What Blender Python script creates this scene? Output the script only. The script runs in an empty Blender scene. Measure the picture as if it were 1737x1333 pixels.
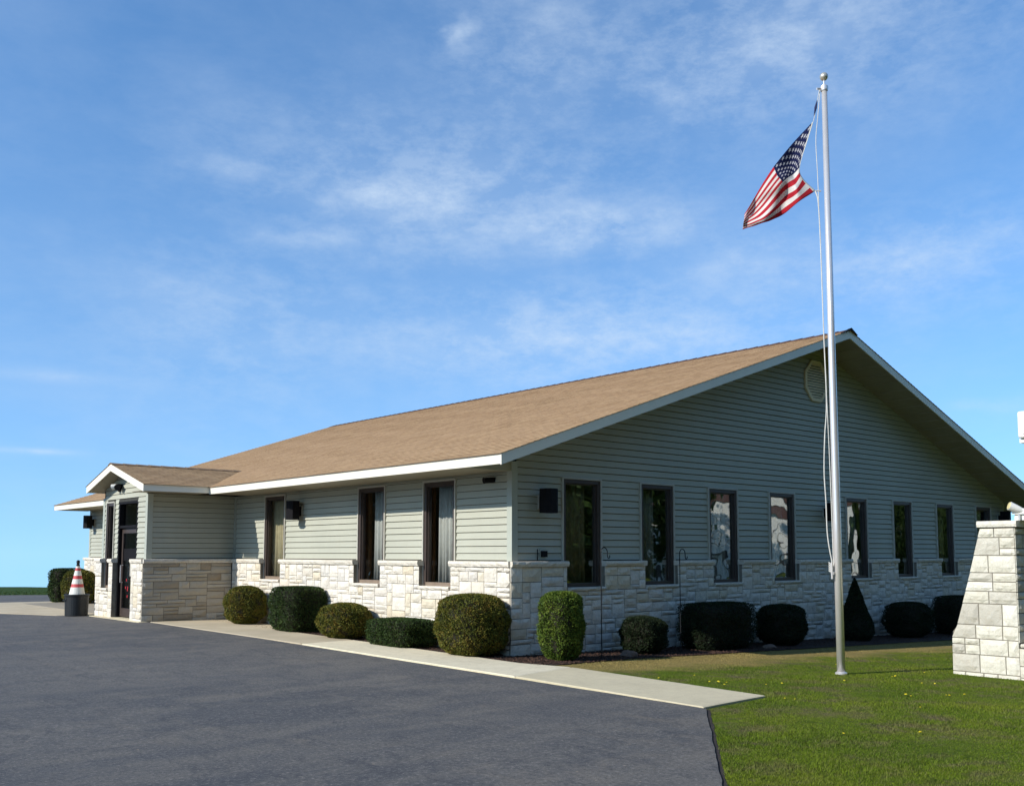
import bpy, math, random
import numpy as np
from mathutils import Vector
from mathutils.geometry import delaunay_2d_cdt
R = math.radians
random.seed(7); rng = np.random.default_rng(7)
sc = bpy.context.scene
col = sc.collection

# ------------------------------------------------------------------ camera
CAM = Vector((-10.5135, -12.0893, 1.5324))
cd = bpy.data.cameras.new('camera'); cam = bpy.data.objects.new('camera', cd); col.objects.link(cam)
cam.location = CAM
cam.rotation_euler = (math.pi/2 + 0.088748, 0, 0.854989 - math.pi/2)
cd.sensor_width = 36; cd.lens = 34.79; cd.shift_y = 0.0703
cd.clip_start = 0.1; cd.clip_end = 6000
sc.camera = cam

# ------------------------------------------------------------------ sun, sky, exposure
RAY = Vector((1.0, -0.20, -0.593)).normalized()          # the way the sunlight travels
SUN_EL = math.asin(-RAY.z); SUN_AZ = math.atan2(-RAY.y, -RAY.x)
sd = bpy.data.lights.new('sun', 'SUN'); sun = bpy.data.objects.new('sun', sd); col.objects.link(sun)
sun.rotation_euler = RAY.to_track_quat('-Z', 'Y').to_euler()
sd.energy = 5.0; sd.angle = R(0.55); sd.color = (1.0, 0.985, 0.955)

world = bpy.data.worlds.new('World'); sc.world = world; world.use_nodes = True
nt = world.node_tree; nt.nodes.clear()
def wn(t, **k):
    n = nt.nodes.new(t)
    for a, b in k.items(): setattr(n, a, b)
    return n
def wm(op, a, b=None, c=None):
    n = wn('ShaderNodeMath', operation=op)
    for i, v in enumerate((a, b, c)):
        if v is None: continue
        if isinstance(v, (int, float)): n.inputs[i].default_value = v
        else: nt.links.new(v, n.inputs[i])
    return n.outputs[0]
tc = wn('ShaderNodeTexCoord'); sep = wn('ShaderNodeSeparateXYZ'); nt.links.new(tc.outputs['Generated'], sep.inputs[0])
zc = wm('MULTIPLY_ADD', wm('MAXIMUM', sep.outputs[2], 0.0), 0.90, 0.12)
cmb = wn('ShaderNodeCombineXYZ'); nt.links.new(sep.outputs[0], cmb.inputs[0]); nt.links.new(sep.outputs[1], cmb.inputs[1]); nt.links.new(zc, cmb.inputs[2])
sky = wn('ShaderNodeTexSky', sky_type='NISHITA'); sky.sun_disc = False
sky.sun_elevation = SUN_EL; sky.sun_rotation = math.pi/2 - SUN_AZ
sky.altitude = 200; sky.air_density = 1.0; sky.dust_density = 0.35; sky.ozone_density = 2.5
nt.links.new(cmb.outputs[0], sky.inputs[0])
# thin cirrus: wisps at their own directions in the sky plus a faint veil everywhere
az = wm('MULTIPLY', wm('ARCTAN2', sep.outputs[1], sep.outputs[0]), 57.29578)
el = wm('MULTIPLY', wm('ARCSINE', sep.outputs[2]), 57.29578)
ae = wn('ShaderNodeCombineXYZ'); nt.links.new(az, ae.inputs[0]); nt.links.new(el, ae.inputs[1])
def wnoise(sx, sy, scale, detail, rough, dist=0.0, off=0.0):
    mp = wn('ShaderNodeMapping'); mp.inputs['Scale'].default_value = (sx, sx, sy); mp.inputs['Location'].default_value = (off, off*.7, 0)
    nt.links.new(tc.outputs['Generated'], mp.inputs[0])
    n = wn('ShaderNodeTexNoise'); n.inputs['Scale'].default_value = scale; n.inputs['Detail'].default_value = detail
    n.inputs['Roughness'].default_value = rough; n.inputs['Distortion'].default_value = dist
    nt.links.new(mp.outputs[0], n.inputs['Vector']); return n.outputs['Fac']
wisp = wm('MINIMUM', wm('MAXIMUM', wm('MULTIPLY_ADD', wnoise(1, 2.6, 5.0, 9, .62, .15), 3.0, -1.25), 0.0), 1.0)
streak = wm('MINIMUM', wm('MAXIMUM', wm('MULTIPLY_ADD', wnoise(1.6, .55, 4.2, 6, .6, .4, 31), 2.6, -1.15), 0.0), 1.0)
fine = wnoise(1, 2.0, 20, 10, .68, .10, 77)
wa = wm('MULTIPLY_ADD', wnoise(1, 2, 7, 5, .6, 0, 13), 9.0, -4.5)
we = wm('MULTIPLY_ADD', wnoise(1, 2, 9, 5, .6, 0, 57), 2.6, -1.3)
az2 = wm('ADD', az, wa); el2 = wm('ADD', el, we)
acc = None
broad = None
for a, e, ra, re, w in [(53, 20.5, 13, 4.5, .55), (44, 12.5, 15, 3.2, .6), (34, 27, 15, 4.5, .55), (27, 15.5, 9, 3.2, .5), (64, 13, 9, 5.5, .35), (48, 27, 7, 5, .4), (44, 18.5, 8, 1.6, .6)]:
    dx = wm('MULTIPLY', wm('SUBTRACT', az2, a), 1/ra); dy = wm('MULTIPLY', wm('SUBTRACT', el2, e), 1/re)
    g = wm('MULTIPLY', wm('EXPONENT', wm('MULTIPLY', wm('ADD', wm('MULTIPLY', dx, dx), wm('MULTIPLY', dy, dy)), -1.0)), w)
    broad = g if broad is None else wm('MAXIMUM', broad, g)
for a, e, ra, re, w in [(55.23,19.78,3.41,0.88,0.90),(61.66,17.48,2.61,0.47,0.90),(47.88,18.51,2.87,0.68,0.80),(42.99,19.38,3.58,0.61,0.90),
        (35.25,15.88,3.79,1.33,0.70),(39.92,17.59,2.47,0.67,0.60),(27.04,15.35,2.96,1.08,0.60),(52.32,28.51,0.60,0.52,0.90),(39.45,25.16,0.91,0.59,0.60),
        (31.65,27.72,3.20,1.26,0.60),(54.12,11.79,5.90,1.02,0.50),(45.13,12.48,5.23,0.82,0.50),(45.73,28.80,2.61,1.64,0.50),(75.04,5.30,1.68,0.12,0.90),
        (73.84,9.22,2.51,0.25,0.50),(68.67,14.32,2.99,1.29,0.30),(22.70,7.59,1.85,0.31,0.50),(65.37,20.98,1.74,0.32,0.60),(52.09,20.66,1.45,1.01,0.50)]:
    small = re < .3
    dx = wm('MULTIPLY', wm('SUBTRACT', az if small else az2, a), 1/(ra*1.15)); dy = wm('MULTIPLY', wm('SUBTRACT', el if small else el2, e), 1/(re*1.3))
    g = wm('MULTIPLY', wm('EXPONENT', wm('MULTIPLY', wm('ADD', wm('MULTIPLY', dx, dx), wm('MULTIPLY', dy, dy)), -1.0)), w)
    acc = g if acc is None else wm('MAXIMUM', acc, g)
blob = wm('MULTIPLY', acc, wm('MAXIMUM', wm('MULTIPLY_ADD', fine, 2.2, -.35), .12))
fine2 = wm('MINIMUM', wm('MAXIMUM', wm('MULTIPLY_ADD', wnoise(1, 2.1, 25, 10, .68, .10, 19), 4.2, -1.75), 0.0), 1.0)
veil = wm('ADD', wm('ADD', wm('MULTIPLY', wisp, .12), wm('MULTIPLY', streak, .06)), wm('MULTIPLY', broad, wm('MULTIPLY_ADD', fine2, .46, .12)))
lowveil = wm('MULTIPLY', wm('EXPONENT', wm('MULTIPLY', wm('ABSOLUTE', el), -0.070)), .24)
cl = wm('MINIMUM', wm('ADD', wm('ADD', wm('MULTIPLY', blob, .42), veil), lowveil), .8)
grade = wn('ShaderNodeMix', data_type='RGBA', blend_type='MULTIPLY'); grade.inputs[0].default_value = 1.0
nt.links.new(sky.outputs[0], grade.inputs[6]); grade.inputs[7].default_value = (1.13, 1.80, 2.22, 1)
mx = wn('ShaderNodeMix', data_type='RGBA'); nt.links.new(cl, mx.inputs[0]); nt.links.new(grade.outputs[2], mx.inputs[6])
mx.inputs[7].default_value = (6.8, 8.2, 9.9, 1)
bg = wn('ShaderNodeBackground'); bg.inputs[1].default_value = 0.10
nt.links.new(mx.outputs[2], bg.inputs[0])
wo = wn('ShaderNodeOutputWorld'); nt.links.new(bg.outputs[0], wo.inputs[0])

sc.view_settings.view_transform = 'Standard'; sc.view_settings.look = 'None'
sc.view_settings.gamma = 1; sc.view_settings.exposure = 0.0; sc.view_settings.use_curve_mapping = False
sc.render.engine = 'CYCLES'
sc.cycles.max_bounces = 8; sc.cycles.transparent_max_bounces = 12; sc.cycles.use_denoising = True
sc.cycles.sample_clamp_indirect = 4

# ------------------------------------------------------------------ materials
class MT:
    def __init__(s, name, rough=.8, metal=0.0, spec=.3):
        s.m = bpy.data.materials.new(name); s.m.use_nodes = True; s.t = s.m.node_tree; s.b = s.t.nodes['Principled BSDF']
        s.b.inputs['Roughness'].default_value = rough; s.b.inputs['Metallic'].default_value = metal
        s.b.inputs['Specular IOR Level'].default_value = spec
        s.tc = s.t.nodes.new('ShaderNodeTexCoord')
    def n(s, t, **k):
        n = s.t.nodes.new(t)
        for a, b in k.items(): setattr(n, a, b)
        return n
    def l(s, a, b): s.t.links.new(a, b)
    def noise(s, scale, detail=4, rough=.55, stretch=(1,1,1), coord='Object', dist=0):
        mp = s.n('ShaderNodeMapping'); mp.inputs['Scale'].default_value = stretch; s.l(s.tc.outputs[coord], mp.inputs[0])
        n = s.n('ShaderNodeTexNoise'); n.inputs['Scale'].default_value = scale; n.inputs['Detail'].default_value = detail
        n.inputs['Roughness'].default_value = rough; n.inputs['Distortion'].default_value = dist
        s.l(mp.outputs[0], n.inputs['Vector']); return n.outputs['Fac']
    def ramp(s, fac, stops, interp='LINEAR'):
        r = s.n('ShaderNodeValToRGB'); s.l(fac, r.inputs[0]); e = r.color_ramp.elements; r.color_ramp.interpolation = interp
        while len(e) < len(stops): e.new(.5)
        for q, (p, c) in zip(e, stops): q.position = p; q.color = (*c, 1) if len(c) == 3 else c
        return r.outputs[0]
    def mix(s, fac, a, b, mode='MIX'):
        m = s.n('ShaderNodeMix', data_type='RGBA', blend_type=mode)
        for i, v in ((0, fac), (6, a), (7, b)):
            if isinstance(v, (int, float)): m.inputs[i].default_value = v
            elif isinstance(v, tuple): m.inputs[i].default_value = (*v, 1)
            else: s.l(v, m.inputs[i])
        return m.outputs[2]
    def math(s, op, a, b=None, c=None):
        n = s.n('ShaderNodeMath', operation=op)
        for i, v in enumerate((a, b, c)):
            if v is None: continue
            if isinstance(v, (int, float)): n.inputs[i].default_value = v
            else: s.l(v, n.inputs[i])
        return n.outputs[0]
    def color(s, c):
        s.l(s.mix(1.0, c, (1.0, .945, .86), 'MULTIPLY'), s.b.inputs['Base Color'])
        return s
    def bump(s, h, strength=.3, dist=.01):
        b = s.n('ShaderNodeBump'); b.inputs['Strength'].default_value = strength; b.inputs['Distance'].default_value = dist
        s.l(h, b.inputs['Height']); s.l(b.outputs[0], s.b.inputs['Normal']); return s
    def rnd(s):
        oi = s.n('ShaderNodeObjectInfo'); ge = s.n('ShaderNodeNewGeometry')
        return s.math('FRACT', s.math('ADD', oi.outputs['Random'], ge.outputs['Random Per Island']))

def simple(name, c, rough=.7, metal=0.0, var=.12, scale=9, spec=.3, bump=0.0):
    m = MT(name, rough, metal, spec); n = m.noise(scale, 5, .6)
    m.color(m.ramp(n, [(.3, tuple(x*(1-var) for x in c)), (.7, tuple(min(1, x*(1+var)) for x in c))]))
    if bump: m.bump(m.noise(scale*12, 4), bump, .004)
    return m.m

M = {}
# vinyl siding
m = MT('siding_vinyl', .55, 0, .3)
c0 = m.ramp(m.noise(.7, 5, .6, (1, 1, .6)), [(.3, (.405, .415, .350)), (.7, (.455, .465, .392))])
streak_ = m.noise(3.0, 5, .65, (3, 3, .25))
c0 = m.mix(m.math('MULTIPLY', m.math('SUBTRACT', streak_, .5), .35), c0, (.27, .27, .22))
c0 = m.mix(m.math('MULTIPLY', m.rnd(), .10), c0, (.35, .37, .33))
m.color(c0); m.bump(m.math('ADD', m.math('MULTIPLY', m.noise(2.2, 3, .5, (1, 1, 5)), 6.0), m.noise(60, 3, .5, (1, 1, 6))), .35, .004); M['siding'] = m.m
M['corner'] = simple('corner_trim', (.41, .44, .39), .5, var=.05, scale=2)
M['fascia'] = simple('fascia_white', (.82, .79, .69), .45, var=.03, scale=1.5)
M['soffit'] = simple('soffit_tan', (.30, .27, .20), .6, var=.08, scale=2)
M['shell'] = simple('sheathing_shade', (.05, .05, .045), .9)  # near-black so the gaps under the siding boards read as shadow lines
M['interior'] = simple('interior_paint', (.30, .27, .22), .9)
M['frame_dark'] = simple('bronze_frame', (.060, .045, .040), .4, var=.15, spec=.4)
M['frame_light'] = simple('window_trim', (.46, .45, .40), .5, var=.06)
M['sill_wood'] = simple('sill_bronze', (.22, .17, .13), .5)
M['black'] = simple('black_metal', (.009, .008, .009), .65, var=.2, spec=.12)
M['blackplastic'] = simple('black_plastic', (.012, .014, .016), .5, var=.25, spec=.4)
M['wire'] = simple('wrought_black', (.012, .012, .013), .5)
M['whitepaint'] = simple('white_enamel', (.80, .81, .80), .35, var=.04, scale=2)
M['alu'] = simple('brushed_aluminium', (.80, .78, .79), .30, .55, var=.05, scale=3, spec=.6)
M['ball'] = simple('finial_metal', (.62, .58, .50), .35, .6)
M['rope'] = simple('rope_white', (.62, .62, .60), .8)
M['blue_cloth'] = simple('blue_cloth', (.02, .03, .10), .8)
M['drape'] = simple('drape_fabric', (.50, .53, .52), .9, var=.1)
M['drape_tan'] = simple('drape_tan', (.46, .42, .27), .9, var=.15)
M['wood'] = simple('oak_panel', (.22, .11, .045), .5, var=.2)
M['brass'] = simple('lens_yellow', (.75, .65, .35), .3)
M['paper'] = simple('paper', (.45, .43, .38), .8)
M['red'] = simple('red_glint', (.35, .02, .03), .6)  # red of the glints in the door glass, as plain colour
m = MT('mortar', .95); m.color(m.ramp(m.noise(8, 4), [(.3, (.17, .155, .13)), (.7, (.25, .23, .19))])); m.bump(m.noise(60, 4), .4, .004); M['mortar'] = m.m

def stone_mat(name, stops):
    m = MT(name, .85, 0, .25)
    base = m.ramp(m.rnd(), stops, 'LINEAR')
    n1 = m.noise(7, 6, .62); n2 = m.noise(26, 6, .7)
    c = m.mix(m.math('MULTIPLY', m.math('GREATER_THAN', n1, .56), .25), base, (.50, .45, .36))
    c = m.mix(m.ramp(n2, [(.45, (0, 0, 0)), (.68, (.30, .30, .30))]), c, (.38, .35, .30))
    m.color(c)
    h = m.math('ADD', m.math('MULTIPLY', m.noise(11, 7, .68), 1.0), m.math('MULTIPLY', m.noise(55, 4, .6), .25))
    m.bump(h, .85, .028); return m.m
M['stone'] = stone_mat('limestone', [(0, (.74, .70, .62)), (.25, (.79, .75, .67)), (.5, (.70, .66, .59)), (.66, (.73, .67, .55)), (.74, (.68, .60, .46)), (.84, (.64, .62, .58)), (1, (.80, .77, .71))])
M['stone_grey'] = stone_mat('limestone_weathered', [(0, (.62, .60, .51)), (.4, (.74, .72, .63)), (.6, (.50, .48, .42)), (.8, (.66, .64, .56)), (1, (.78, .76, .68))])
M['ledge'] = stone_mat('ledge_limestone', [(0, (.66, .62, .54)), (1, (.76, .72, .64))])
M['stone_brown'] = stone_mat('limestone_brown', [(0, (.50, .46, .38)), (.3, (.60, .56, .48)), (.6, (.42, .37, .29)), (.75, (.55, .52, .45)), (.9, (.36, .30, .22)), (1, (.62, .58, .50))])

# shingles, uv: u metres along the eave, v metres up the slope
m = MT('asphalt_shingle', .95, 0, .15)
br = m.n('ShaderNodeTexBrick'); m.l(m.tc.outputs['UV'], br.inputs['Vector'])
br.offset = .5; br.inputs['Scale'].default_value = 1; br.inputs['Brick Width'].default_value = .31; br.inputs['Row Height'].default_value = .14
br.inputs['Mortar Size'].default_value = .009; br.inputs['Bias'].default_value = 0
br.inputs['Color1'].default_value = (.45, .285, .145, 1); br.inputs['Color2'].default_value = (.57, .38, .205, 1); br.inputs['Mortar'].default_value = (.15, .10, .065, 1)  # dark joints, deepened to draw shade lines between the courses
c = m.mix(m.ramp(m.noise(.55, 5, .6, (1, 1, 1), 'UV'), [(.35, (0, 0, 0)), (.75, (.5, .5, .5))]), br.outputs['Color'], (.36, .245, .155))
c = m.mix(m.ramp(m.noise(5.5, 5, .7, (1, .35, 1), 'UV'), [(.4, (0, 0, 0)), (.75, (.5, .5, .5))]), c, (.58, .42, .26))
c = m.mix(m.ramp(m.noise(90, 2, .5, (1, 1, 1), 'UV'), [(.3, (0, 0, 0)), (.8, (.3, .3, .3))]), c, (.16, .11, .07))
m.color(c); m.bump(m.noise(160, 2, .5, (1, 1, 1), 'UV'), .35, .004); M['shingle'] = m.m
M['ridge'] = simple('ridge_shingle_dark', (.10, .055, .045), .95, var=.25, scale=6)

# asphalt
m = MT('asphalt', .82, 0, .3)
big = m.noise(.28, 6, .62, (1, 1, 1), 'Object', .6); mid = m.noise(1.4, 6, .65, (.55, 1.3, 1), 'Object', .5); gr = m.noise(120, 3, .6)
c = m.ramp(big, [(.32, (.074, .076, .082)), (.5, (.100, .099, .101)), (.68, (.138, .131, .122))])
c = m.mix(m.ramp(mid, [(.42, (0, 0, 0)), (.62, (.75, .75, .75))]), c, (.160, .148, .132))
c = m.mix(m.ramp(m.noise(2.6, 5, .7, (1.6, .6, 1), 'Object', .8), [(.52, (0, 0, 0)), (.68, (.65, .65, .65))]), c, (.058, .060, .067))
c = m.mix(m.ramp(gr, [(.35, (.35, .35, .35)), (.5, (0, 0, 0)), (.53, (0, 0, 0))]), c, (.045, .046, .05))
c = m.mix(m.ramp(gr, [(.62, (0, 0, 0)), (.75, (.55, .55, .55))]), c, (.27, .25, .235))
vo = m.n('ShaderNodeTexVoronoi'); vo.inputs['Scale'].default_value = 3.1; m.l(m.tc.outputs['Object'], vo.inputs['Vector'])
c = m.mix(m.math('LESS_THAN', vo.outputs['Distance'], .035), c, (.30, .24, .18))
g2 = m.noise(30, 6, .8); c = m.mix(m.ramp(m.noise(.8, 7, .75, (1, .45, 1), 'Object', 1.2), [(.55, (0, 0, 0)), (.70, (.55, .55, .55))]), c, (.19, .165, .135)); c = m.mix(m.ramp(g2, [(.34, (.75, .75, .75)), (.48, (0, 0, 0))]), c, (.030, .030, .034)); c = m.mix(m.ramp(g2, [(.54, (0, 0, 0)), (.66, (.85, .85, .85))]), c, (.27, .25, .23))
m.color(c); m.bump(m.math('ADD', m.noise(130, 4, .7), m.math('MULTIPLY', m.noise(3.5, 4, .6), 2.0)), .55, .010); M['asphalt'] = m.m
# concrete
for cn, ca, cb in (('concrete', (.56, .50, .35), (.65, .58, .41)), ('concrete_pale', (.70, .635, .475), (.79, .72, .545)), ('concrete_tan', (.47, .40, .28), (.58, .50, .37))):
  m = MT(cn, .85, 0, .25)
  c = m.ramp(m.noise(1.1, 6, .65), [(.3, ca), (.7, cb)])
  c = m.mix(m.ramp(m.noise(7, 7, .75), [(.46, (0, 0, 0)), (.72, (.45, .45, .45))]), c, (.42, .37, .28))
  c = m.mix(m.ramp(m.noise(60, 4, .7), [(.3, (.35, .35, .35)), (.5, (0, 0, 0))]), c, (.35, .31, .25))
  m.color(c); m.bump(m.noise(70, 5, .7), .35, .006); M[cn] = m.m
M['edgesoil'] = simple('edge_soil', (.035, .028, .024), .98, var=.4, scale=20, bump=.5)
# lawn: one colour field shared by the sheet and the blades (both live at the world origin)
def lawn_color(m, rnd=None):
    p = m.noise(.55, 5, .62); q = m.noise(2.3, 5, .65)
    c = m.ramp(p, [(.28, (.070, .120, .006)), (.5, (.118, .175, .009)), (.72, (.180, .215, .018))])
    c = m.mix(m.ramp(q, [(.50, (0, 0, 0)), (.66, (.8, .8, .8))]), c, (.165, .150, .060))
    c = m.mix(m.ramp(m.noise(1.15, 7, .72, (1, 1, 1), 'Object', .5), [(.56, (0, 0, 0)), (.66, (.8, .8, .8))]), c, (.150, .120, .075))
    c = m.mix(m.ramp(m.noise(5.5, 5, .7), [(.30, (.7, .7, .7)), (.44, (0, 0, 0))]), c, (.030, .062, .006))
    c = m.mix(m.ramp(m.noise(9, 4, .7), [(.62, (0, 0, 0)), (.72, (.6, .6, .6))]), c, (.20, .24, .06))
    sx = m.n('ShaderNodeSeparateXYZ'); m.l(m.tc.outputs['Object'], sx.inputs[0])
    # sparse, straw-coloured turf along the planting bed, bright turf beyond it
    yy = m.math('ADD', sx.outputs[1], m.math('MULTIPLY', m.math('SUBTRACT', m.noise(.9, 4, .6), .5), 2.4))
    yy = m.math('ADD', yy, m.math('MULTIPLY', sx.outputs[0], .05))
    dry = m.ramp(m.math('MULTIPLY_ADD', yy, .2, 1.0), [(.42, (0, 0, 0)), (.56, (.9, .9, .9)), (.80, (.9, .9, .9)), (.9, (0, 0, 0))])
    c = m.mix(dry, c, (.36, .275, .105))
    far = m.ramp(m.math('MULTIPLY_ADD', sx.outputs[1], .1, 0.0), [(.9, (0, 0, 0)), (1.0, (1, 1, 1))])
    c = m.mix(far, c, (.040, .085, .014))
    if rnd is not None:
        c = m.mix(m.ramp(rnd, [(0, (.55, .55, .55)), (.35, (0, 0, 0)), (.8, (0, 0, 0)), (.9, (.7, .7, .7)), (1, (.7, .7, .7))], 'LINEAR'), c, m.ramp(rnd, [(.3, (.030, .055, .010)), (.6, (.16, .15, .06))]))
    return c
m = MT('lawn_turf', .95, 0, .1); c = lawn_color(m)
c = m.mix(m.ramp(m.noise(34, 5, .7), [(.35, (.6, .6, .6)), (.6, (0, 0, 0))]), c, (.045, .045, .022))
m.color(c); m.bump(m.noise(45, 5, .7), .9, .03); M['lawn'] = m.m
m = MT('grass_blade', .75, 0, .15)
ge = m.n('ShaderNodeNewGeometry'); m.color(lawn_color(m, ge.outputs['Random Per Island'])); M['blade'] = m.m
m = MT('mulch', .95); m.color(m.ramp(m.noise(30, 5, .7), [(.3, (.018, .011, .008)), (.7, (.060, .033, .022))])); m.bump(m.noise(40, 5), .8, .02); M['mulch'] = m.m
m = MT('mulch_chip', .9); ge = m.n('ShaderNodeNewGeometry'); m.color(m.ramp(ge.outputs['Random Per Island'], [(0, (.025, .013, .009)), (1, (.085, .045, .030))])); M['chip'] = m.m

def leaf_mat(name, stops):
    m = MT(name, .7, 0, .2); ge = m.n('ShaderNodeNewGeometry')
    r = m.math('ADD', m.math('MULTIPLY', ge.outputs['Random Per Island'], .55), m.math('MULTIPLY_ADD', m.noise(5, 5, .7), 1.5, -.52))
    m.color(m.ramp(r, stops)); return m.m
M['leaf_olive'] = leaf_mat('leaf_olive', [(0, (.036, .050, .010)), (.35, (.085, .100, .014)), (.65, (.150, .145, .020)), (.85, (.22, .15, .030)), (1, (.19, .10, .025))])
M['leaf_dark'] = leaf_mat('leaf_dark', [(0, (.012, .028, .007)), (.5, (.030, .058, .012)), (.85, (.055, .088, .016)), (1, (.085, .105, .020))])
M['leaf_bright'] = leaf_mat('leaf_bright', [(0, (.026, .055, .009)), (.4, (.070, .120, .014)), (.8, (.14, .19, .024)), (1, (.22, .24, .035))])
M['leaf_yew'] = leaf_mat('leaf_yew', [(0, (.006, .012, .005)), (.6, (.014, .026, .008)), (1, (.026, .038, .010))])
M['twig_shade'] = simple('twig_core_shade', (.018, .016, .010), .95, var=.3)  # dark tone puts the shade inside the bushes into the colour
M['dandelion'] = simple('dandelion_petal', (.72, .58, .03), .7)
M['stemgreen'] = simple('stem_green', (.06, .10, .03), .8)
M['rock'] = simple('field_rock', (.19, .13, .10), .9, var=.2, scale=7, bump=.5)
m = MT('cone_band', .45); M['cone_white'] = simple('cone_reflective', (.78, .78, .74), .45, var=.05); M['cone_red'] = simple('cone_orange_red', (.60, .085, .09), .5, var=.1)

def glass_mat(name, refl, tint, wav=.004):
    m = bpy.data.materials.new(name); m.use_nodes = True; t = m.node_tree; t.nodes.clear()
    o = t.nodes.new('ShaderNodeOutputMaterial'); g = t.nodes.new('ShaderNodeBsdfGlossy'); tr = t.nodes.new('ShaderNodeBsdfTransparent')
    g.inputs['Roughness'].default_value = .012; g.inputs['Color'].default_value = (.92, .94, .93, 1); tr.inputs['Color'].default_value = (*tint, 1)
    mixn = t.nodes.new('ShaderNodeMixShader')
    gg = t.nodes.new('ShaderNodeNewGeometry'); dt = t.nodes.new('ShaderNodeVectorMath'); dt.operation = 'DOT_PRODUCT'
    t.links.new(gg.outputs['Normal'], dt.inputs[0]); t.links.new(gg.outputs['Incoming'], dt.inputs[1])
    def mt(op, a_, b_):
        q = t.nodes.new('ShaderNodeMath'); q.operation = op
        for i_, v_ in enumerate((a_, b_)):
            if isinstance(v_, (int, float)): q.inputs[i_].default_value = v_
            else: t.links.new(v_, q.inputs[i_])
        q.use_clamp = op == 'ADD'; return q.outputs[0]
    fr = mt('POWER', mt('SUBTRACT', 1.0, mt('ABSOLUTE', dt.outputs['Value'], 0)), 5.0)
    t.links.new(mt('ADD', mt('MULTIPLY', fr, .9), refl), mixn.inputs[0]); t.links.new(tr.outputs[0], mixn.inputs[1]); t.links.new(g.outputs[0], mixn.inputs[2])
    c = t.nodes.new('ShaderNodeTexCoord'); n = t.nodes.new('ShaderNodeTexNoise'); n.inputs['Scale'].default_value = 1.7; n.inputs['Detail'].default_value = 1
    b = t.nodes.new('ShaderNodeBump'); b.inputs['Strength'].default_value = 1; b.inputs['Distance'].default_value = wav
    t.links.new(c.outputs['Object'], n.inputs['Vector']); t.links.new(n.outputs['Fac'], b.inputs['Height'])
    t.links.new(b.outputs[0], g.inputs['Normal']); t.links.new(mixn.outputs[0], o.inputs[0]); return m
M['glass'] = glass_mat('tinted_glass', .23, (.88, .87, .82), .020)
M['glass_front'] = glass_mat('front_glass', .035, (.93, .93, .92), .006)

# ------------------------------------------------------------------ mesh helpers
def mesh(name, vs, fs, mats, parent=None, mi=None, smooth=False, uvs=None):
    me = bpy.data.meshes.new(name); me.from_pydata([tuple(v) for v in vs], [], fs)
    for m_ in (mats if isinstance(mats, (list, tuple)) else [mats]): me.materials.append(M[m_] if isinstance(m_, str) else m_)
    if mi is not None: me.polygons.foreach_set('material_index', mi)
    if smooth: me.polygons.foreach_set('use_smooth', [True]*len(fs))
    if uvs is not None:
        uv = me.uv_layers.new(name='UVMap'); uv.data.foreach_set('uv', [x for p in uvs for x in p])
    me.update()
    o = bpy.data.objects.new(name, me); col.objects.link(o)
    if parent is not None: o.parent = parent
    return o
def tag(o, label=None, cat=None, group=None, kind=None):
    if label: o['label'] = label
    if cat: o['category'] = cat
    if group: o['group'] = group
    if kind: o['kind'] = kind
    return o
def empty(name, loc=(0, 0, 0), parent=None):
    o = bpy.data.objects.new(name, None); col.objects.link(o); o.empty_display_size = .2
    o.location = loc
    if parent: o.parent = parent
    return o
BOXF = [(0, 3, 2, 1), (4, 5, 6, 7), (0, 1, 5, 4), (1, 2, 6, 5), (2, 3, 7, 6), (3, 0, 4, 7)]
class MB:
    def __init__(s): s.v = []; s.f = []; s.mi = []; s.uv = []
    def quad8(s, p, k=0):
        n = len(s.v); s.v += [tuple(q) for q in p]; s.f += [tuple(n+i for i in f) for f in BOXF]; s.mi += [k]*6; return s
    def box(s, a, b, k=0):
        x0, y0, z0 = a; x1, y1, z1 = b
        return s.quad8([(x0,y0,z0),(x1,y0,z0),(x1,y1,z0),(x0,y1,z0),(x0,y0,z1),(x1,y0,z1),(x1,y1,z1),(x0,y1,z1)], k)
    def add(s, vs, fs, k=0):
        n = len(s.v); s.v += [tuple(q) for q in vs]; s.f += [tuple(n+i for i in f) for f in fs]; s.mi += [k]*len(fs); return s
    def tube(s, pts, r, seg=8, k=0, caps=True):
        pts = [Vector(p) for p in pts]; rr = r if isinstance(r, (list, tuple)) else [r]*len(pts); vs = []; fs = []
        up = Vector((0, 0, 1)); side = None
        for i, p in enumerate(pts):
            t = (pts[min(i+1, len(pts)-1)] - pts[max(i-1, 0)]).normalized()
            if side is None: side = t.cross(up if abs(t.z) < .9 else Vector((1, 0, 0))).normalized()
            side = (side - t*side.dot(t)).normalized(); w = t.cross(side)
            for j in range(seg):
                a = 2*math.pi*j/seg; vs.append(p + (side*math.cos(a) + w*math.sin(a))*rr[i])
        for i in range(len(pts)-1):
            for j in range(seg): fs.append((i*seg+j, i*seg+(j+1)%seg, (i+1)*seg+(j+1)%seg, (i+1)*seg+j))
        if caps: fs.append(tuple(range(seg-1, -1, -1))); fs.append(tuple((len(pts)-1)*seg+j for j in range(seg)))
        return s.add(vs, fs, k)
    def lathe(s, prof, seg=24, c=(0, 0, 0), k=0):
        vs = []; fs = []
        for r_, z in prof:
            for j in range(seg):
                a = 2*math.pi*j/seg; vs.append((c[0]+r_*math.cos(a), c[1]+r_*math.sin(a), c[2]+z))
        for i in range(len(prof)-1):
            for j in range(seg): fs.append((i*seg+j, i*seg+(j+1)%seg, (i+1)*seg+(j+1)%seg, (i+1)*seg+j))
        fs.append(tuple(range(seg-1, -1, -1))); fs.append(tuple((len(prof)-1)*seg+j for j in range(seg)))
        return s.add(vs, fs, k)
    def build(s, name, mats, parent=None, smooth=False):
        return mesh(name, s.v, s.f, mats, parent, s.mi if isinstance(mats, (list, tuple)) else None, smooth)

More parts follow.
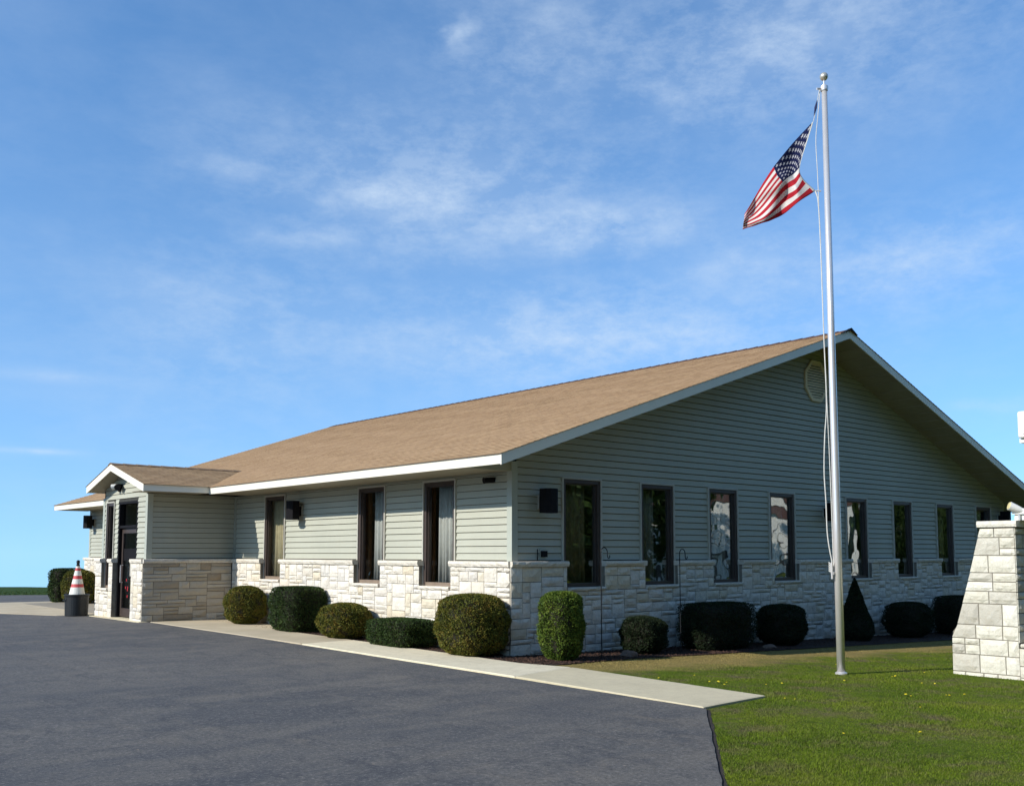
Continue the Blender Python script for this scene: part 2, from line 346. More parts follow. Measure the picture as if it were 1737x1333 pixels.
# ------------------------------------------------------------------ terrain
def G(x, y):
    sp = math.log1p(math.exp(min(40, (x+.8)*2)))/2
    z = .008*(min(max(y, -8), 10)-10) - .025*min(sp, 14.5)
    r = math.hypot(x-CAM.x, y-CAM.y)
    if r > 52: z -= .036*(r-52) - .25*(1-math.exp(-(r-52)/7.))*.036*7
    return z
def sheet(name, poly, mat, off, step=.7, jitter=0, kind='structure', drop=None):
    pts = []
    n = len(poly)
    for i in range(n):
        a = Vector(poly[i]); b = Vector(poly[(i+1) % n]); L = (b-a).length; k = max(1, int(L/(.12 if jitter and L < 60 else step)))
        for j in range(k):
            p = a.lerp(b, j/k)
            if jitter: p = p + Vector((random.uniform(-jitter, jitter), random.uniform(-jitter, jitter)))
            pts.append(p)
    m_ = len(pts); edges = [(i, (i+1) % m_) for i in range(m_)]
    xs = [p.x for p in pts]; ys = [p.y for p in pts]
    vs = list(pts)
    x = min(xs)+step*.5
    while x < max(xs):
        y = min(ys)+step*.5
        while y < max(ys):
            vs.append(Vector((x+.001*math.sin(y*7), y))); y += step
        x += step
    out = delaunay_2d_cdt(vs, edges, [list(range(m_))], 1, 1e-5)
    V = [(v.x, v.y, G(v.x, v.y)+off) for v in out[0]]; F = [tuple(f) for f in out[2]]
    if drop:
        k0 = len(V); base = [(p.x, p.y, G(p.x, p.y)+off-drop) for p in pts]; top = [(p.x, p.y, G(p.x, p.y)+off) for p in pts]
        V += top + base
        F += [(k0+i, k0+(i+1) % m_, k0+m_+(i+1) % m_, k0+m_+i) for i in range(m_)]
    return tag(mesh(name, V, F, mat), kind=kind)

# the ground: a polar sheet to the horizon, dropping away beyond the crest of the far lawn
rad = [0, .5, 1, 1.5, 2] + [2+.6*i for i in range(1, 84)] + [53+1.5*i for i in range(1, 14)] + [80, 95, 120, 160, 240, 400, 800, 1600, 3000]
NS = 240; V = []; F = []
for i, r_ in enumerate(rad):
    for j in range(NS):
        a = 2*math.pi*j/NS; x = CAM.x+r_*math.cos(a); y = CAM.y+r_*math.sin(a)
        V.append((x, y, G(x, y) + (.10*math.sin(a*23)*math.sin(a*7+1)*min(1, max(0, (r_-45)/8)) if r_ < 80 else 0)))
for i in range(len(rad)-1):
    for j in range(NS): F.append((i*NS+j, i*NS+(j+1) % NS, (i+1)*NS+(j+1) % NS, (i+1)*NS+j))
tag(mesh('lawn_ground', V, F, 'lawn'), kind='structure')

ASPH = [(-1.93, -5.36), (-2.44, -5.785), (-2.95, -6.215), (-3.47, -6.645), (-4.57, -7.565), (-6.5, -9.2), (-9.5, -12.3), (-13, -16.5), (-20, -24), (-40, -24), (-40, 27.6), (12, 27.6), (12, 21.4), (-.72, 21.4), (-2.3, 21.3), (-3.1, 18.2), (-3.75, 15.5), (-2.9, 13.6), (-2.36, 13.3), (-2.3, 9.86), (-1.9, 9.86)]
sheet('parking_lot', ASPH, 'asphalt', .014, .8, .006)
_d = [(Vector(ASPH[min(i+1, 8)])-Vector(ASPH[max(i-1, 0)])).normalized() for i in range(9)]
_o = [Vector(ASPH[i])+Vector((-_d[i].y, _d[i].x))*.040 for i in range(9)]; _i = [Vector(ASPH[i])-Vector((-_d[i].y, _d[i].x))*.06 for i in range(9)]
sheet('asphalt_edge_gap', [tuple(p) for p in _o]+[tuple(p) for p in reversed(_i)], 'edgesoil', .0035, .5, .006)
sheet('planting_bed', [(-.76, 9.9), (-.76, -1.15), (-.35, -1.42), (1.5, -1.3), (4, -1.42), (8, -1.55), (13, -1.75), (18.6, -2.0), (19.5, -.3), (18.0, -.05), (-.05, -.05), (-.05, 9.9)], 'mulch', .012, .45, .03)
sheet('planting_bed', [(-.70, 13.3), (-.70, 21.2), (-.05, 21.2), (-.05, 13.3)], 'mulch', .012, .6, .02)
def slabs(parent, rows, mats):
    for poly, cmat in zip(rows, mats):
        V = []; F = []
        n = len(poly); k = 0
        P2 = []
        for i in range(n):
            a = Vector(poly[i]); b = Vector(poly[(i+1) % n]); c_ = max(1, int((b-a).length/.3))
            for j in range(c_): P2.append(a.lerp(b, j/c_) + Vector((random.uniform(-.004, .004), random.uniform(-.004, .004))))
        cx = sum((p.x for p in P2))/len(P2); cy = sum((p.y for p in P2))/len(P2)
        N = len(P2)
        for p in P2: V.append((p.x, p.y, G(p.x, p.y)+.020))
        for p in P2: V.append((p.x, p.y, G(p.x, p.y)-.12))
        for p in P2:
            q = Vector((cx, cy)).lerp(p, .985); V.append((q.x, q.y, G(q.x, q.y)+.027))
        F += [(i, (i+1) % N, N+(i+1) % N, N+i) for i in range(N)]
        F += [(i, (i+1) % N, 2*N+(i+1) % N, 2*N+i) for i in range(N)]
        F.append(tuple(range(2*N, 3*N)))
        mesh('slab', V, F, cmat, parent)
sw = tag(empty('sidewalk'), kind='structure')
slabs(sw, [[(-2.05, 9.84), (-1.867, 3.44), (-.76, 3.56), (-.78, 6.6), (-.14, 6.7), (-.14, 9.84)],
           [(-1.867, 3.425), (-1.84, -2.17), (-.50, -1.86), (-.76, -1.1), (-.76, 3.545)],
           [(-1.84, -2.185), (-1.93, -5.33), (-.66, -5.22), (-.50, -1.875)]], ['concrete_tan', 'concrete_pale', 'concrete'])
sw2 = tag(empty('entrance_walk'), kind='structure')
slabs(sw2, [[(-2.29, 9.86), (-2.35, 13.28), (-2.02, 13.28), (-2.02, 10.6), (-2.10, 9.86)], [(-2.35, 13.295), (-2.9, 13.6), (-3.7, 15.5), (-3.4, 17.0), (-.72, 17.0), (-.72, 13.4)], [(-3.4, 17.015), (-3.1, 18.2), (-2.3, 21.3), (-.72, 21.3), (-.72, 17.015)]], ['concrete', 'concrete_tan', 'concrete_tan'])

# ------------------------------------------------------------------ the building
B = tag(empty('office_building', (0, 0, 0)), 'single storey office building with pale green siding, limestone wainscot and a long tan shingle roof', 'building')
SL = .335; ZE = 3.021; OX = 1.0; OY = .91; RX = 8.96; YF = 20.7; WR = 18.6; XR = WR+.75
ZR = ZE + SL*(RX+OX)
def rooftop(x): return ZE+SL*(x+OX) if x <= RX else ZR-SL*(x-RX)
TH = .160
ZL0, ZL1 = 1.31, 1.40        # ledge
WZ0, WZ1, WW = .958, 2.795, .916
GW = [1.12, 3.087, 5.069, 7.099, 10.09, 12.229, 14.448, 16.718]
FW = [1.472, 3.646, 7.555]
class Wall:
    def __init__(s, O, U, N): s.O = Vector((*O, 0)); s.U = Vector((*U, 0)); s.N = Vector((*N, 0))
    def P(s, u, z, d): return s.O + s.U*u + s.N*d + Vector((0, 0, z))
    def bx(s, mb, u0, u1, z0, z1, d0, d1, k=0):
        return mb.quad8([s.P(u0, z0, d0), s.P(u1, z0, d0), s.P(u1, z0, d1), s.P(u0, z0, d1), s.P(u0, z1, d0), s.P(u1, z1, d0), s.P(u1, z1, d1), s.P(u0, z1, d1)], k)
wg = Wall((0, 0), (1, 0), (0, -1)); wf = Wall((0, 0), (0, 1), (-1, 0))
PX = 2.10; PY0 = 10.02; PY1 = 12.85
wps = Wall((-PX, PY0), (1, 0), (0, -1)); wpf = Wall((-PX, PY0), (0, 1), (-1, 0))

def shell(w, u0, u1, z0, z1, openings, parent, thick=.14, d=0.0, mats=('shell', 'interior')):
    mb = MB(); us = sorted({u0, u1, *[o[0] for o in openings], *[o[1] for o in openings]})
    for a, b in zip(us, us[1:]):
        hole = [o for o in openings if o[0] <= a+1e-6 and o[1] >= b-1e-6]
        segs = [(z0, z1)] if not hole else [(z0, hole[0][2]), (hole[0][3], z1)]
        for s0, s1 in segs:
            if s1-s0 > .001:
                w.bx(mb, a, b, s0, s1, d-thick, d)
    return mb.build('sheathing', mats[0], parent)

wall_g = empty('wall', parent=B); wall_f = empty('wall', parent=B); wall_f2 = empty('wall', parent=B); wall_ps = empty('wall', parent=B); wall_pf = empty('wall', parent=B)
for w_, l_ in ((wall_g, 'shaded gable wall with eight narrow windows'), (wall_f, 'sunlit front wall with three narrow windows'), (wall_f2, 'short front wall beyond the porch'), (wall_ps, 'shaded side wall of the entrance porch'), (wall_pf, 'porch front wall with the glass door')): w_['label'] = l_
openG = [(x, x+WW, WZ0, WZ1) for x in GW]; openF = [(y, y+WW, WZ0, WZ1) for y in FW]
shell(wg, .14, WR-.14, -.7, 3.02, openG, wall_g)
tri = [(0.14, 3.02), (WR-.14, 3.02), (WR-.14, rooftop(WR-.14)-.1), (RX, ZR-.1), (.14, rooftop(.14)-.1)]
V = [wg.P(u, z, 0) for u, z in tri] + [wg.P(u, z, -.14) for u, z in tri]
mesh('sheathing', V, [(0, 1, 2, 3, 4), (9, 8, 7, 6, 5)] + [(i, (i+1) % 5, 5+(i+1) % 5, 5+i) for i in range(5)], 'shell', wall_g)
shell(wf, 0, PY0+.14, -.7, 2.99, openF, wall_f)
shell(wf, PY1-.14, 20.3, -.7, 2.99, [], wall_f2)
shell(wf, PY0+.14, PY1-.14, 2.6, 2.99, [], wall_f2)
DO = (.60, 1.80); PWN = (2.06, 2.56); ZT = 2.74
shell(wps, .14, PX-.005, -.5, 2.99, [], wall_ps, d=0)
shell(wpf, 0, PY1-PY0, -.5, 3.0, [(DO[0], DO[1], .03, ZT), (PWN[0], PWN[1], .70, ZT)], wall_pf)
mb = MB(); mb.box((WR-.14, 0, -.7), (WR, 20.3, 2.95)); mb.box((.14, 20.16, -.7), (WR-.14, 20.3, 3.0))
V = [(x, y, rooftop(x)-.1 if z else 3.0) for y in (20.16, 20.3) for x, z in ((.14, 0), (WR-.14, 0), (WR-.14, 1), (RX, 1), (.14, 1))]
mb.add(V, [(0, 1, 2, 3, 4), (9, 8, 7, 6, 5)] + [(i, (i+1) % 5, 5+(i+1) % 5, 5+i) for i in range(5)])
mb.box((-PX+.14, PY1-.14, -.5), (-.005, PY1, 3.0)); mb.build('back_wall', 'siding', B)
mb = MB(); mb.box((-PX+.14, PY0+.14, -.1), (WR-.15, 20.15, .03)); mb.box((.15, .15, -.1), (WR-.15, PY0+.13, .03)); mb.build('floor_slab', 'interior', B)
mb = MB(); mb.box((.15, .15, 2.9), (WR-.15, 20.15, 2.95)); mb.build('ceiling_panel', 'interior', B)
mb = MB(); mb.box((4.5, 4.4, .03), (WR-.15, 4.5, 2.9)); mb.box((4.4, 4.4, .03), (4.5, 20.1, 2.9)); mb.build('partition', 'interior', B)

# clapboards -------------------------------------------------------
HB = .1165
def board(w, u0, u1, z, parent, zt=None, mb=None):
    t = min(HB, (zt or 9)-z)
    sag = random.uniform(-.003, .003)
    prof = [(.004, z+t+.004), (.020+sag, z+.030), (.026+sag, z+.018), (.021, z+.013), (.001, z+.013), (.001, z+t)]  # gap under the lip bares dark sheathing as a shadow line
    V = [w.P(u0, p[1], p[0]) for p in prof] + [w.P(u1, p[1], p[0]) for p in prof]
    F = [(i, (i+1) % 6, 6+(i+1) % 6, 6+i) for i in range(6)] + [(5, 4, 3, 2, 1, 0), (6, 7, 8, 9, 10, 11)]
    if mb is not None: mb.add(V, F); return
    mesh('siding_board', V, F, 'siding', parent)
def clad(w, u0, u1, openings, z0, z1, parent, limit=None, mb=None):
    k = 0
    while True:
        z = z0+k*HB
        if z > z1-.02: break
        a, b = u0, u1
        if limit: a, b = max(u0, limit(z)[0]), min(u1, limit(z)[1])
        segs = [(a, b)]
        for o in openings:
            if o[2] < z+HB*.75 and o[3] > z+HB*.25:
                new = []
                for s0, s1 in segs:
                    if o[1] <= s0 or o[0] >= s1: new.append((s0, s1)); continue
                    if o[0]-.022 > s0: new.append((s0, o[0]-.022))
                    if o[1]+.022 < s1: new.append((o[1]+.022, s1))
                segs = new
        for s0, s1 in segs:
            if s1-s0 > .03: board(w, s0, s1, z, parent, z1, mb)
        k += 1
def glim(z):
    zz = z + TH + .01
    return ((zz-ZE)/SL-OX, RX+(ZR-zz)/SL)
clad(wg, .09, WR-.09, openG, ZL1+.005, ZR-TH-.05, wall_g, glim)
clad(wf, .09, PY0-.06, openF, ZL1+.005, 2.87, wall_f)
clad(wf, PY1+.03, 20.3-.09, [], ZL1+.005, 2.87, wall_f2)
clad(wps, .09, PX-.05, [], ZL1+.005, 2.87, wall_ps)
PRY = 11.36; PZR = 3.60; PSL = .275; PEX = -2.50; PYR, PYL = 9.29, 13.00
def porchtop(y): return PZR-PSL*abs(y-PRY)
def plim(z):
    d = (PZR-.15-z-.02)/PSL
    return (PRY-d-PY0, PRY+d-PY0)
clad(wpf, .09, PY1-PY0-.09, [(DO[0], DO[1], 0, ZT), (PWN[0], PWN[1], .7, ZT)], ZL1+.005, 3.40, wall_pf, lambda z: plim(z))
# corner boards
def corner(w1, u1, w2, u2, x, y, sx, sy, z0, z1, parent):
    mb = MB()
    # L section: leg A lies on the face seen along x, leg B along y, outside corner at (x, y); sx, sy point away from the building
    o = .026
    mb.box((min(x+sx*o, x-sx*.10), min(y+sy*o, y+sy*.001), z0), (max(x+sx*o, x-sx*.10), max(y+sy*o, y+sy*.001), z1))
    mb.box((min(x+sx*(o-.001), x+sx*.001), min(y+sy*.0005, y-sy*.10), z0), (max(x+sx*(o-.001), x+sx*.001), max(y+sy*.0005, y-sy*.10), z1-.001))
    mb.build('corner_board', 'corner', parent)
corner(0, 0, 0, 0, 0, 0, -1, -1, ZL1+.004, 3.02, B); corner(0, 0, 0, 0, -PX, PY0, -1, -1, ZL1+.004, 2.868, B)
corner(0, 0, 0, 0, -PX, PY1, -1, 1, ZL1+.004, 2.868, B); corner(0, 0, 0, 0, 0, 20.3, -1, 1, ZL1+.004, 2.868, B)
mb = MB(); mb.box((-.045, PY0-.045, ZL1+.004), (-.002, PY0-.002, 2.868)); mb.build('corner_board', 'corner', B)

# limestone ---------------------------------------------------------
HC = .082
def stone_geo(w, quad, dbase=.108, dface=.126, rough=.016, nx=4, nz=3):
    """rock-faced block: quad = four (u, z) corners; border at dface, face pushed out unevenly"""
    (a, b, c, d) = [Vector(q) for q in quad]; V = []; F = []
    bias = random.uniform(0, .008)
    for j in range(nz+1):
        for i in range(nx+1):
            p = a.lerp(b, i/nx).lerp(d.lerp(c, i/nx), j/nz)
            edge = i in (0, nx) or j in (0, nz)
            dd = dface-.004 if edge else dface+bias+random.uniform(0, rough)
            if not edge: p = p + Vector((random.uniform(-.1, .1)*(b-a).length/nx, random.uniform(-.1, .1)*(d-a).length/nz))
            V.append(w.P(p.x, p.y, dd))
    for j in range(nz):
        for i in range(nx):
            q = j*(nx+1)+i; F += [(q, q+1, q+nx+2), (q, q+nx+2, q+nx+1)] if (i+j) % 2 else [(q, q+1, q+nx+1), (q+1, q+nx+2, q+nx+1)]
    ring = [i for i in range(nx+1)] + [j*(nx+1)+nx for j in range(1, nz+1)] + [nz*(nx+1)+i for i in range(nx-1, -1, -1)] + [j*(nx+1) for j in range(nz-1, 0, -1)]
    k = len(V); cs = [a, b, c, d]
    V += [w.P(p.x, p.y, dbase) for p in cs]
    sides = [ring[0:nx+1], ring[nx:nx+nz+1], ring[nx+nz:2*nx+nz+1], ring[2*nx+nz:]+[ring[0]]]
    for i, s in enumerate(sides):
        F.append(tuple(s) + (k+(i+1) % 4, k+i))
    return V, F
ALL = []
def ashlar(w, regions, parent, seed, wmin=2, wmax=5, tall=3, gap=.0055):
    """regions: (u0, u1, z0, z1). Random ashlar over their union on one uneven grid."""
    rr = random.Random(seed)
    ub = sorted({r[0] for r in regions} | {r[1] for r in regions}); us = [ub[0]]
    for a, b in zip(ub, ub[1:]):
        n = max(1, round((b-a)/.083)); us += [a+(b-a)*i/n for i in range(1, n+1)]
    zlo = min(r[2] for r in regions); zhi = max(r[3] for r in regions)
    zb = sorted({round(r[2], 4) for r in regions} | {round(r[3], 4) for r in regions}); zs = [zb[0]]
    for a, b in zip(zb, zb[1:]):
        n = max(1, round((b-a)/HC)); zs += [a+(b-a)*i/n for i in range(1, n+1)]
    nu, nz = len(us)-1, len(zs)-1
    free = [[any(r[0]-1e-4 <= us[i] and us[i+1] <= r[1]+1e-4 and r[2]-1e-4 <= zs[j] and zs[j+1] <= r[3]+1e-4 for r in regions) for i in range(nu)] for j in range(nz)]
    for j in range(nz):
        for i in range(nu):
            if not free[j][i]: continue
            h = rr.choices([1, 2, 3], [3, 5, 3 if tall > 2 else 0])[0]; wd = rr.randint(wmin, wmax)
            if h == 1: wd += rr.randint(0, 2)
            if h == 3: wd = min(wd, 4)
            ww = 0
            while i+ww < nu and free[j][i+ww] and ww < wd: ww += 1
            if i+ww < nu and free[j][i+ww] and not (i+ww+1 < nu and free[j][i+ww+1]): ww += 1
            hh = 1
            while hh < h and j+hh < nz and all(free[j+hh][i+q] for q in range(ww)): hh += 1
            for q in range(ww):
                for t in range(hh): free[j+t][i+q] = False
            a, b, c, d = us[i]+gap, us[i+ww]-gap, zs[j]+gap, zs[j+hh]-gap
            jt = lambda: rr.uniform(-.004, .004)
            quad = [(a+jt(), c+jt()), (b+jt(), c+jt()), (b+jt(), d+jt()), (a+jt(), d+jt())]
            ctr = w.P((a+b)/2, (c+d)/2, .13); vd = ctr-CAM
            gz = G(ctr.x, ctr.y)
            vis = (b-a)*(max(0, d-max(c, gz-.05)))*max(0, -vd.normalized().dot(w.N))/vd.length_squared
            if d < gz-.06: continue
            ALL.append((vis, w, quad, parent))
def ledges(w, runs, z0, z1, parent, d1=.172, d0=.0, name='ledge_stone'):
    for a, b in runs:
        n = max(1, round((b-a)/.95)); ed = [a+(b-a)*i/n for i in range(n+1)]
        for i in range(1, n): ed[i] += random.uniform(-.12, .12)
        for u0, u1 in zip(ed, ed[1:]):
            u0 += .003; u1 -= .003; k = max(2, int((u1-u0)/.09)); V = []
            for i in range(k+1):
                u = u0+(u1-u0)*i/k; r1, r2 = random.uniform(-.010, .006), random.uniform(-.012, .006)
                V += [w.P(u, z0, d0), w.P(u, z0, d1-.018+r1), w.P(u, (z0+z1)/2, d1+r2), w.P(u, z1-.006, d1-.010+r1*.6), w.P(u, z1, d1-.022), w.P(u, z1+.001, d0)]
            F = []
            for i in range(k):
                for j in range(6): F.append((i*6+j, i*6+(j+1) % 6, i*6+6+(j+1) % 6, i*6+6+j))
            F += [(5, 4, 3, 2, 1, 0), tuple(k*6+j for j in range(6))]
            mesh(name, V, F, 'ledge', parent)
def mortar(w, regions, parent, d=.112):
    for r in regions:
        mb = MB(); w.bx(mb, r[0]+.006, r[1]-.006, r[2]+.0005, r[3]-.0005, .0005, d); mb.build('mortar_bed', 'mortar', parent)
def wainscot(w, u0, u1, opens, zb, parent, seed, zlo=.90, **kw):
    """opens: (a, b, ztop of the stone below the opening)"""
    regs = []; cuts = [u0]; runs = []
    for a, b, zt in opens:
        regs.append((cuts[-1], a, zlo, ZL0)); runs.append((cuts[-1], a)); cuts.append(b)
    regs.append((cuts[-1], u1, zlo, ZL0)); runs.append((cuts[-1], u1))
    regs2 = [(u0, u1, zb, zlo)]
    ashlar(w, regs+regs2, parent, seed, **kw); mortar(w, regs+regs2, parent)
    ex = .035
    runs = [(a-(0 if a == u0 else ex*.4), b+(0 if b == u1 else ex*.4)) for a, b in runs]
    ledges(w, runs, ZL0, ZL1, parent)
    ledges(w, [(a+.012, b-.012) for a, b, zt in opens], zlo-.002, zlo+.058, parent, .165, name='sill_stone')
wainscot(wg, -.130, WR, [(x, x+WW, 0) for x in GW], -.74, wall_g, 3, wmin=3, wmax=5)
wainscot(wf, -.098, PY0-.12, [(y, y+WW, 0) for y in FW], -.166, wall_f, 5)
wainscot(wps, -.130, PX-.135, [], -.166, wall_ps, 9, wmin=3, wmax=7, tall=2)
regs = [(PY1+.13, 20.40, -.166, ZL0)]
ashlar(wf, regs, wall_f2, 11); mortar(wf, regs, wall_f2); ledges(wf, [(PY1+.13, 20.42)], ZL0, ZL1, wall_f2)
LW = PY1-PY0
regs = [(-.098, DO[0], -.002, ZL0), (DO[1], PWN[0], -.002, ZL0), (PWN[0], PWN[1], -.002, .64), (PWN[1], LW+.13, -.002, ZL0)]
ashlar(wpf, regs, wall_pf, 13, wmin=2, wmax=4); mortar(wpf, regs, wall_pf)
ledges(wpf, [(-.10, DO[0]+.02), (DO[1]-.02, PWN[0]+.02), (PWN[1]-.02, LW+.15)], ZL0, ZL1, wall_pf); ledges(wpf, [(PWN[0], PWN[1])], .64, .70, wall_pf, name='sill_stone')
ALL.sort(key=lambda t: -t[0])
rest = MB(); rest_b = MB()
for i, (vis, w, quad, parent) in enumerate(ALL):
    ww = abs(quad[1][0]-quad[0][0]); nx = 4 if ww > .2 else 3
    V, F = stone_geo(w, quad, nx=nx)
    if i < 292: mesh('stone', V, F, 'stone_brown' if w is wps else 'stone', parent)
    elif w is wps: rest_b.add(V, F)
    else: rest.add(V, F)
tag(rest.build('stonework', 'stone', B), kind='stuff')
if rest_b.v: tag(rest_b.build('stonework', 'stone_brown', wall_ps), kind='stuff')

# windows ------------------------------------------------------------
def window(w, u0, wd, z0, z1, glass='glass', parent=B, low=True):
    e = empty('window', parent=parent); u1 = u0+wd
    mb = MB(); T = .032
    w.bx(mb, u0-T+.006, u0+.006, z0, z1+.022, .0006, .044); w.bx(mb, u1-.006, u1+T-.006, z0, z1+.022, .0006, .044); w.bx(mb, u0+.0065, u1-.0065, z1-.004, z1+.028, .001, .045)
    mb.build('trim', 'frame_light', e)
    mb = MB(); f = .062
    a, b, c, d = u0+.008, u1-.008, z0+.002, z1-.006
    w.bx(mb, a, a+f, c, d, -.10, .022); w.bx(mb, b-f, b, c, d, -.10, .022); w.bx(mb, a+f, b-f, d-f, d, -.10, .022)
    w.bx(mb, a+f, a+f+.022, c+f, d-f, -.08, -.012); w.bx(mb, b-f-.022, b-f, c+f, d-f, -.08, -.012); w.bx(mb, a+f+.022, b-f-.022, d-f-.022, d-f, -.08, -.012)
    mb.build('frame', 'frame_dark', e)
    mb = MB(); w.bx(mb, a+f, b-f, c, c+f, -.10, .030); mb.build('sill', 'sill_wood' if glass == 'glass_front' else 'frame_dark', e)
    mb = MB(); w.bx(mb, a+f+.005, b-f-.005, c+f-.002, d-f-.005, -.052, -.044); o = mb.build('pane', glass, e)
    return e
def curtain(w, u0, u1, z0, z1, d, label, mat='drape'):
    k = 60; V = []; F = []
    ph = random.uniform(0, 6)
    for i in range(k+1):
        u = u0+(u1-u0)*i/k; s_ = .022*math.sin(ph+(u-u0)*62)+.008*math.sin(ph*2+(u-u0)*23)
        V += [w.P(u, z0, d+s_*1.3), w.P(u, (z0+z1)/2, d+s_), w.P(u, z1, d+s_*.8), w.P(u, z1, d+s_*.8-.006), w.P(u, (z0+z1)/2, d+s_-.006), w.P(u, z0, d+s_*1.3-.006)]
    for i in range(k):
        for j in range(6): F.append((i*6+j, i*6+(j+1) % 6, i*6+6+(j+1) % 6, i*6+6+j))
    tag(mesh('curtain', V, F, mat, smooth=True), label, 'curtain', 'curtains behind the windows')
for i, x in enumerate(GW): window(wg, x, WW, WZ0, WZ1)
for i, y in enumerate(FW): window(wf, y, WW, WZ0, WZ1, 'glass_front')
gl = ['tan pleated curtain filling the gable window nearest the building corner', 'grey pleated curtain in the second gable window from the corner', 'grey pleated curtain in the third gable window from the corner',
      'pale pleated curtain in the gable window just before the wall lamp by the flagpole', 'pleated curtain in the gable window just right of the flagpole', 'narrow pale curtain edge in the dark gable window with one bright strip', 'dark drawn curtain in the seventh gable window', 'curtain in the gable window half hidden by the stone sign pillar']
for i, x in enumerate(GW):
    a, b = [(x+.1, x+.74), (x+.1, x+.6), (x+.45, x+.82), (x+.1, x+.82), (x+.1, x+.82), (x+.42, x+.5), (x+.1, x+.82), (x+.1, x+.82)][i]
    curtain(wg, a, b, 1.0, 2.7, -.22, gl[i], 'drape_tan' if i in (0, 6) else 'drape')
fl = ['blue grey curtain in the front window nearest the building corner', 'blue grey curtain strip in the middle front window above the lowest bush', 'dim curtain in the front window beside the porch shadow']
for i, y in enumerate(FW):
    curtain(wf, y+.12, y+[.72, .62, 1.05][i], 1.0, 2.75, -.19, fl[i], 'drape' if i < 2 else 'drape_tan')
mb = MB(); 
for y, dy in zip(FW[:2], (.90, .82)):
    mb = MB(); wf.bx(mb, y+dy, y+dy+.17, .5, 2.8, -.23, -.17); mb.build('wood_post', 'wood', B)
# the porch door and side window
dr = empty('door', parent=B)
a, b = DO; mb = MB(); fz = .055
wpf.bx(mb, a, a+fz, .04, ZT, -.13, .012); wpf.bx(mb, b-fz, b, .04, ZT, -.13, .012); wpf.bx(mb, a+fz, b-fz, ZT-fz, ZT, -.13, .012); wpf.bx(mb, a+fz, b-fz, 2.12, 2.18, -.12, .0)
mb.build('frame', 'black', dr)
mb = MB(); wpf.bx(mb, a+fz+.004, a+fz+.09, .06, 2.115, -.11, -.06); wpf.bx(mb, b-fz-.09, b-fz-.004, .06, 2.115, -.11, -.06); wpf.bx(mb, a+fz+.09, b-fz-.09, .06, .25, -.11, -.06); wpf.bx(mb, a+fz+.09, b-fz-.09, 2.0, 2.115, -.11, -.06)
mb.build('leaf_frame', 'frame_dark', dr)
mb = MB(); wpf.bx(mb, a+fz+.09, b-fz-.09, .25, 2.0, -.09, -.082); mb.build('pane', 'glass_front', dr)
mb = MB(); wpf.bx(mb, a+fz+.004, b-fz-.004, 2.185, ZT-fz-.004, -.09, -.082); mb.build('transom_pane', 'glass_front', dr)
mb = MB(); mb.tube([wpf.P(b-.20, .85, -.055), wpf.P(b-.20, .85, -.0), wpf.P(b-.20, 1.25, -.0), wpf.P(b-.20, 1.25, -.055)], .012); mb.build('handle', 'alu', dr)
mb = MB(); wpf.bx(mb, a+.22, a+.62, 1.00, 1.30, -.081, -.078); mb.build('notice', 'paper', dr)
mb = MB(); wpf.bx(mb, a+fz+.09, b-fz-.09, 1.36, 1.64, -.0815, -.0785); mb.build('dark_panel', 'black', dr)
mb = MB()
for q in range(9): 
    uu = random.uniform(a+.2, b-.35); zz = random.uniform(.4, .95); wpf.bx(mb, uu, uu+.05, zz, zz+.06, -.081, -.0785+q*.0001)
mb.build('door_glint', 'red', dr); bpy.data.objects['door_glint']['kind'] = 'stuff'  # small red plates standing in for glints in the door glass
mb = MB(); wpf.bx(mb, a-.02, b+.02, -.04, .035, -.14, .12); mb.build('threshold', 'concrete', dr)
window(wpf, PWN[0], PWN[1]-PWN[0], .70, ZT, 'glass_front')

# octagonal louvred vent
vt = empty('gable_vent', (0, 0, 0), B); vc = (8.985, 5.36); VH, VWd = .46, .445
def octa(rx, rz): return [(vc[0]+rx*math.cos(R(22.5+45*i))/math.cos(R(22.5)), vc[1]+rz*math.sin(R(22.5+45*i))/math.cos(R(22.5))) for i in range(8)]
o1, o2 = octa(VWd, VH), octa(VWd-.075, VH-.075)
V = [wg.P(u, z, .02) for u, z in o1] + [wg.P(u, z, .055) for u, z in o1] + [wg.P(u, z, .055) for u, z in o2] + [wg.P(u, z, .022) for u, z in o2]
F = []
for r0 in (0, 8, 16):
    F += [(r0+i, r0+(i+1) % 8, r0+8+(i+1) % 8, r0+8+i) for i in range(8)]
M['vent'] = simple('vent_beige', (.82, .70, .48), .6, var=.06)
mesh('frame', V, F, 'vent', vt); mesh('backing', [wg.P(u, z, .021) for u, z in o2], [tuple(range(8))], 'black', vt)
for k in range(13):
    z = vc[1]-(VH-.09)+k*(2*(VH-.09))/12.6
    dz = abs(z+.02-vc[1]); hz = (VH-.075)*math.tan(R(22.5)); hw = VWd-.08 if dz < hz else (VWd-.08)-(dz-hz)
    V = [wg.P(vc[0]-hw, z, .048), wg.P(vc[0]+hw, z, .048), wg.P(vc[0]+hw, z+.045, .024), wg.P(vc[0]-hw, z+.045, .024), wg.P(vc[0]-hw, z+.008, .050), wg.P(vc[0]+hw, z+.008, .050), wg.P(vc[0]+hw, z+.05, .028), wg.P(vc[0]-hw, z+.05, .028)]
    mesh('louvre', V, BOXF, 'vent', vt)

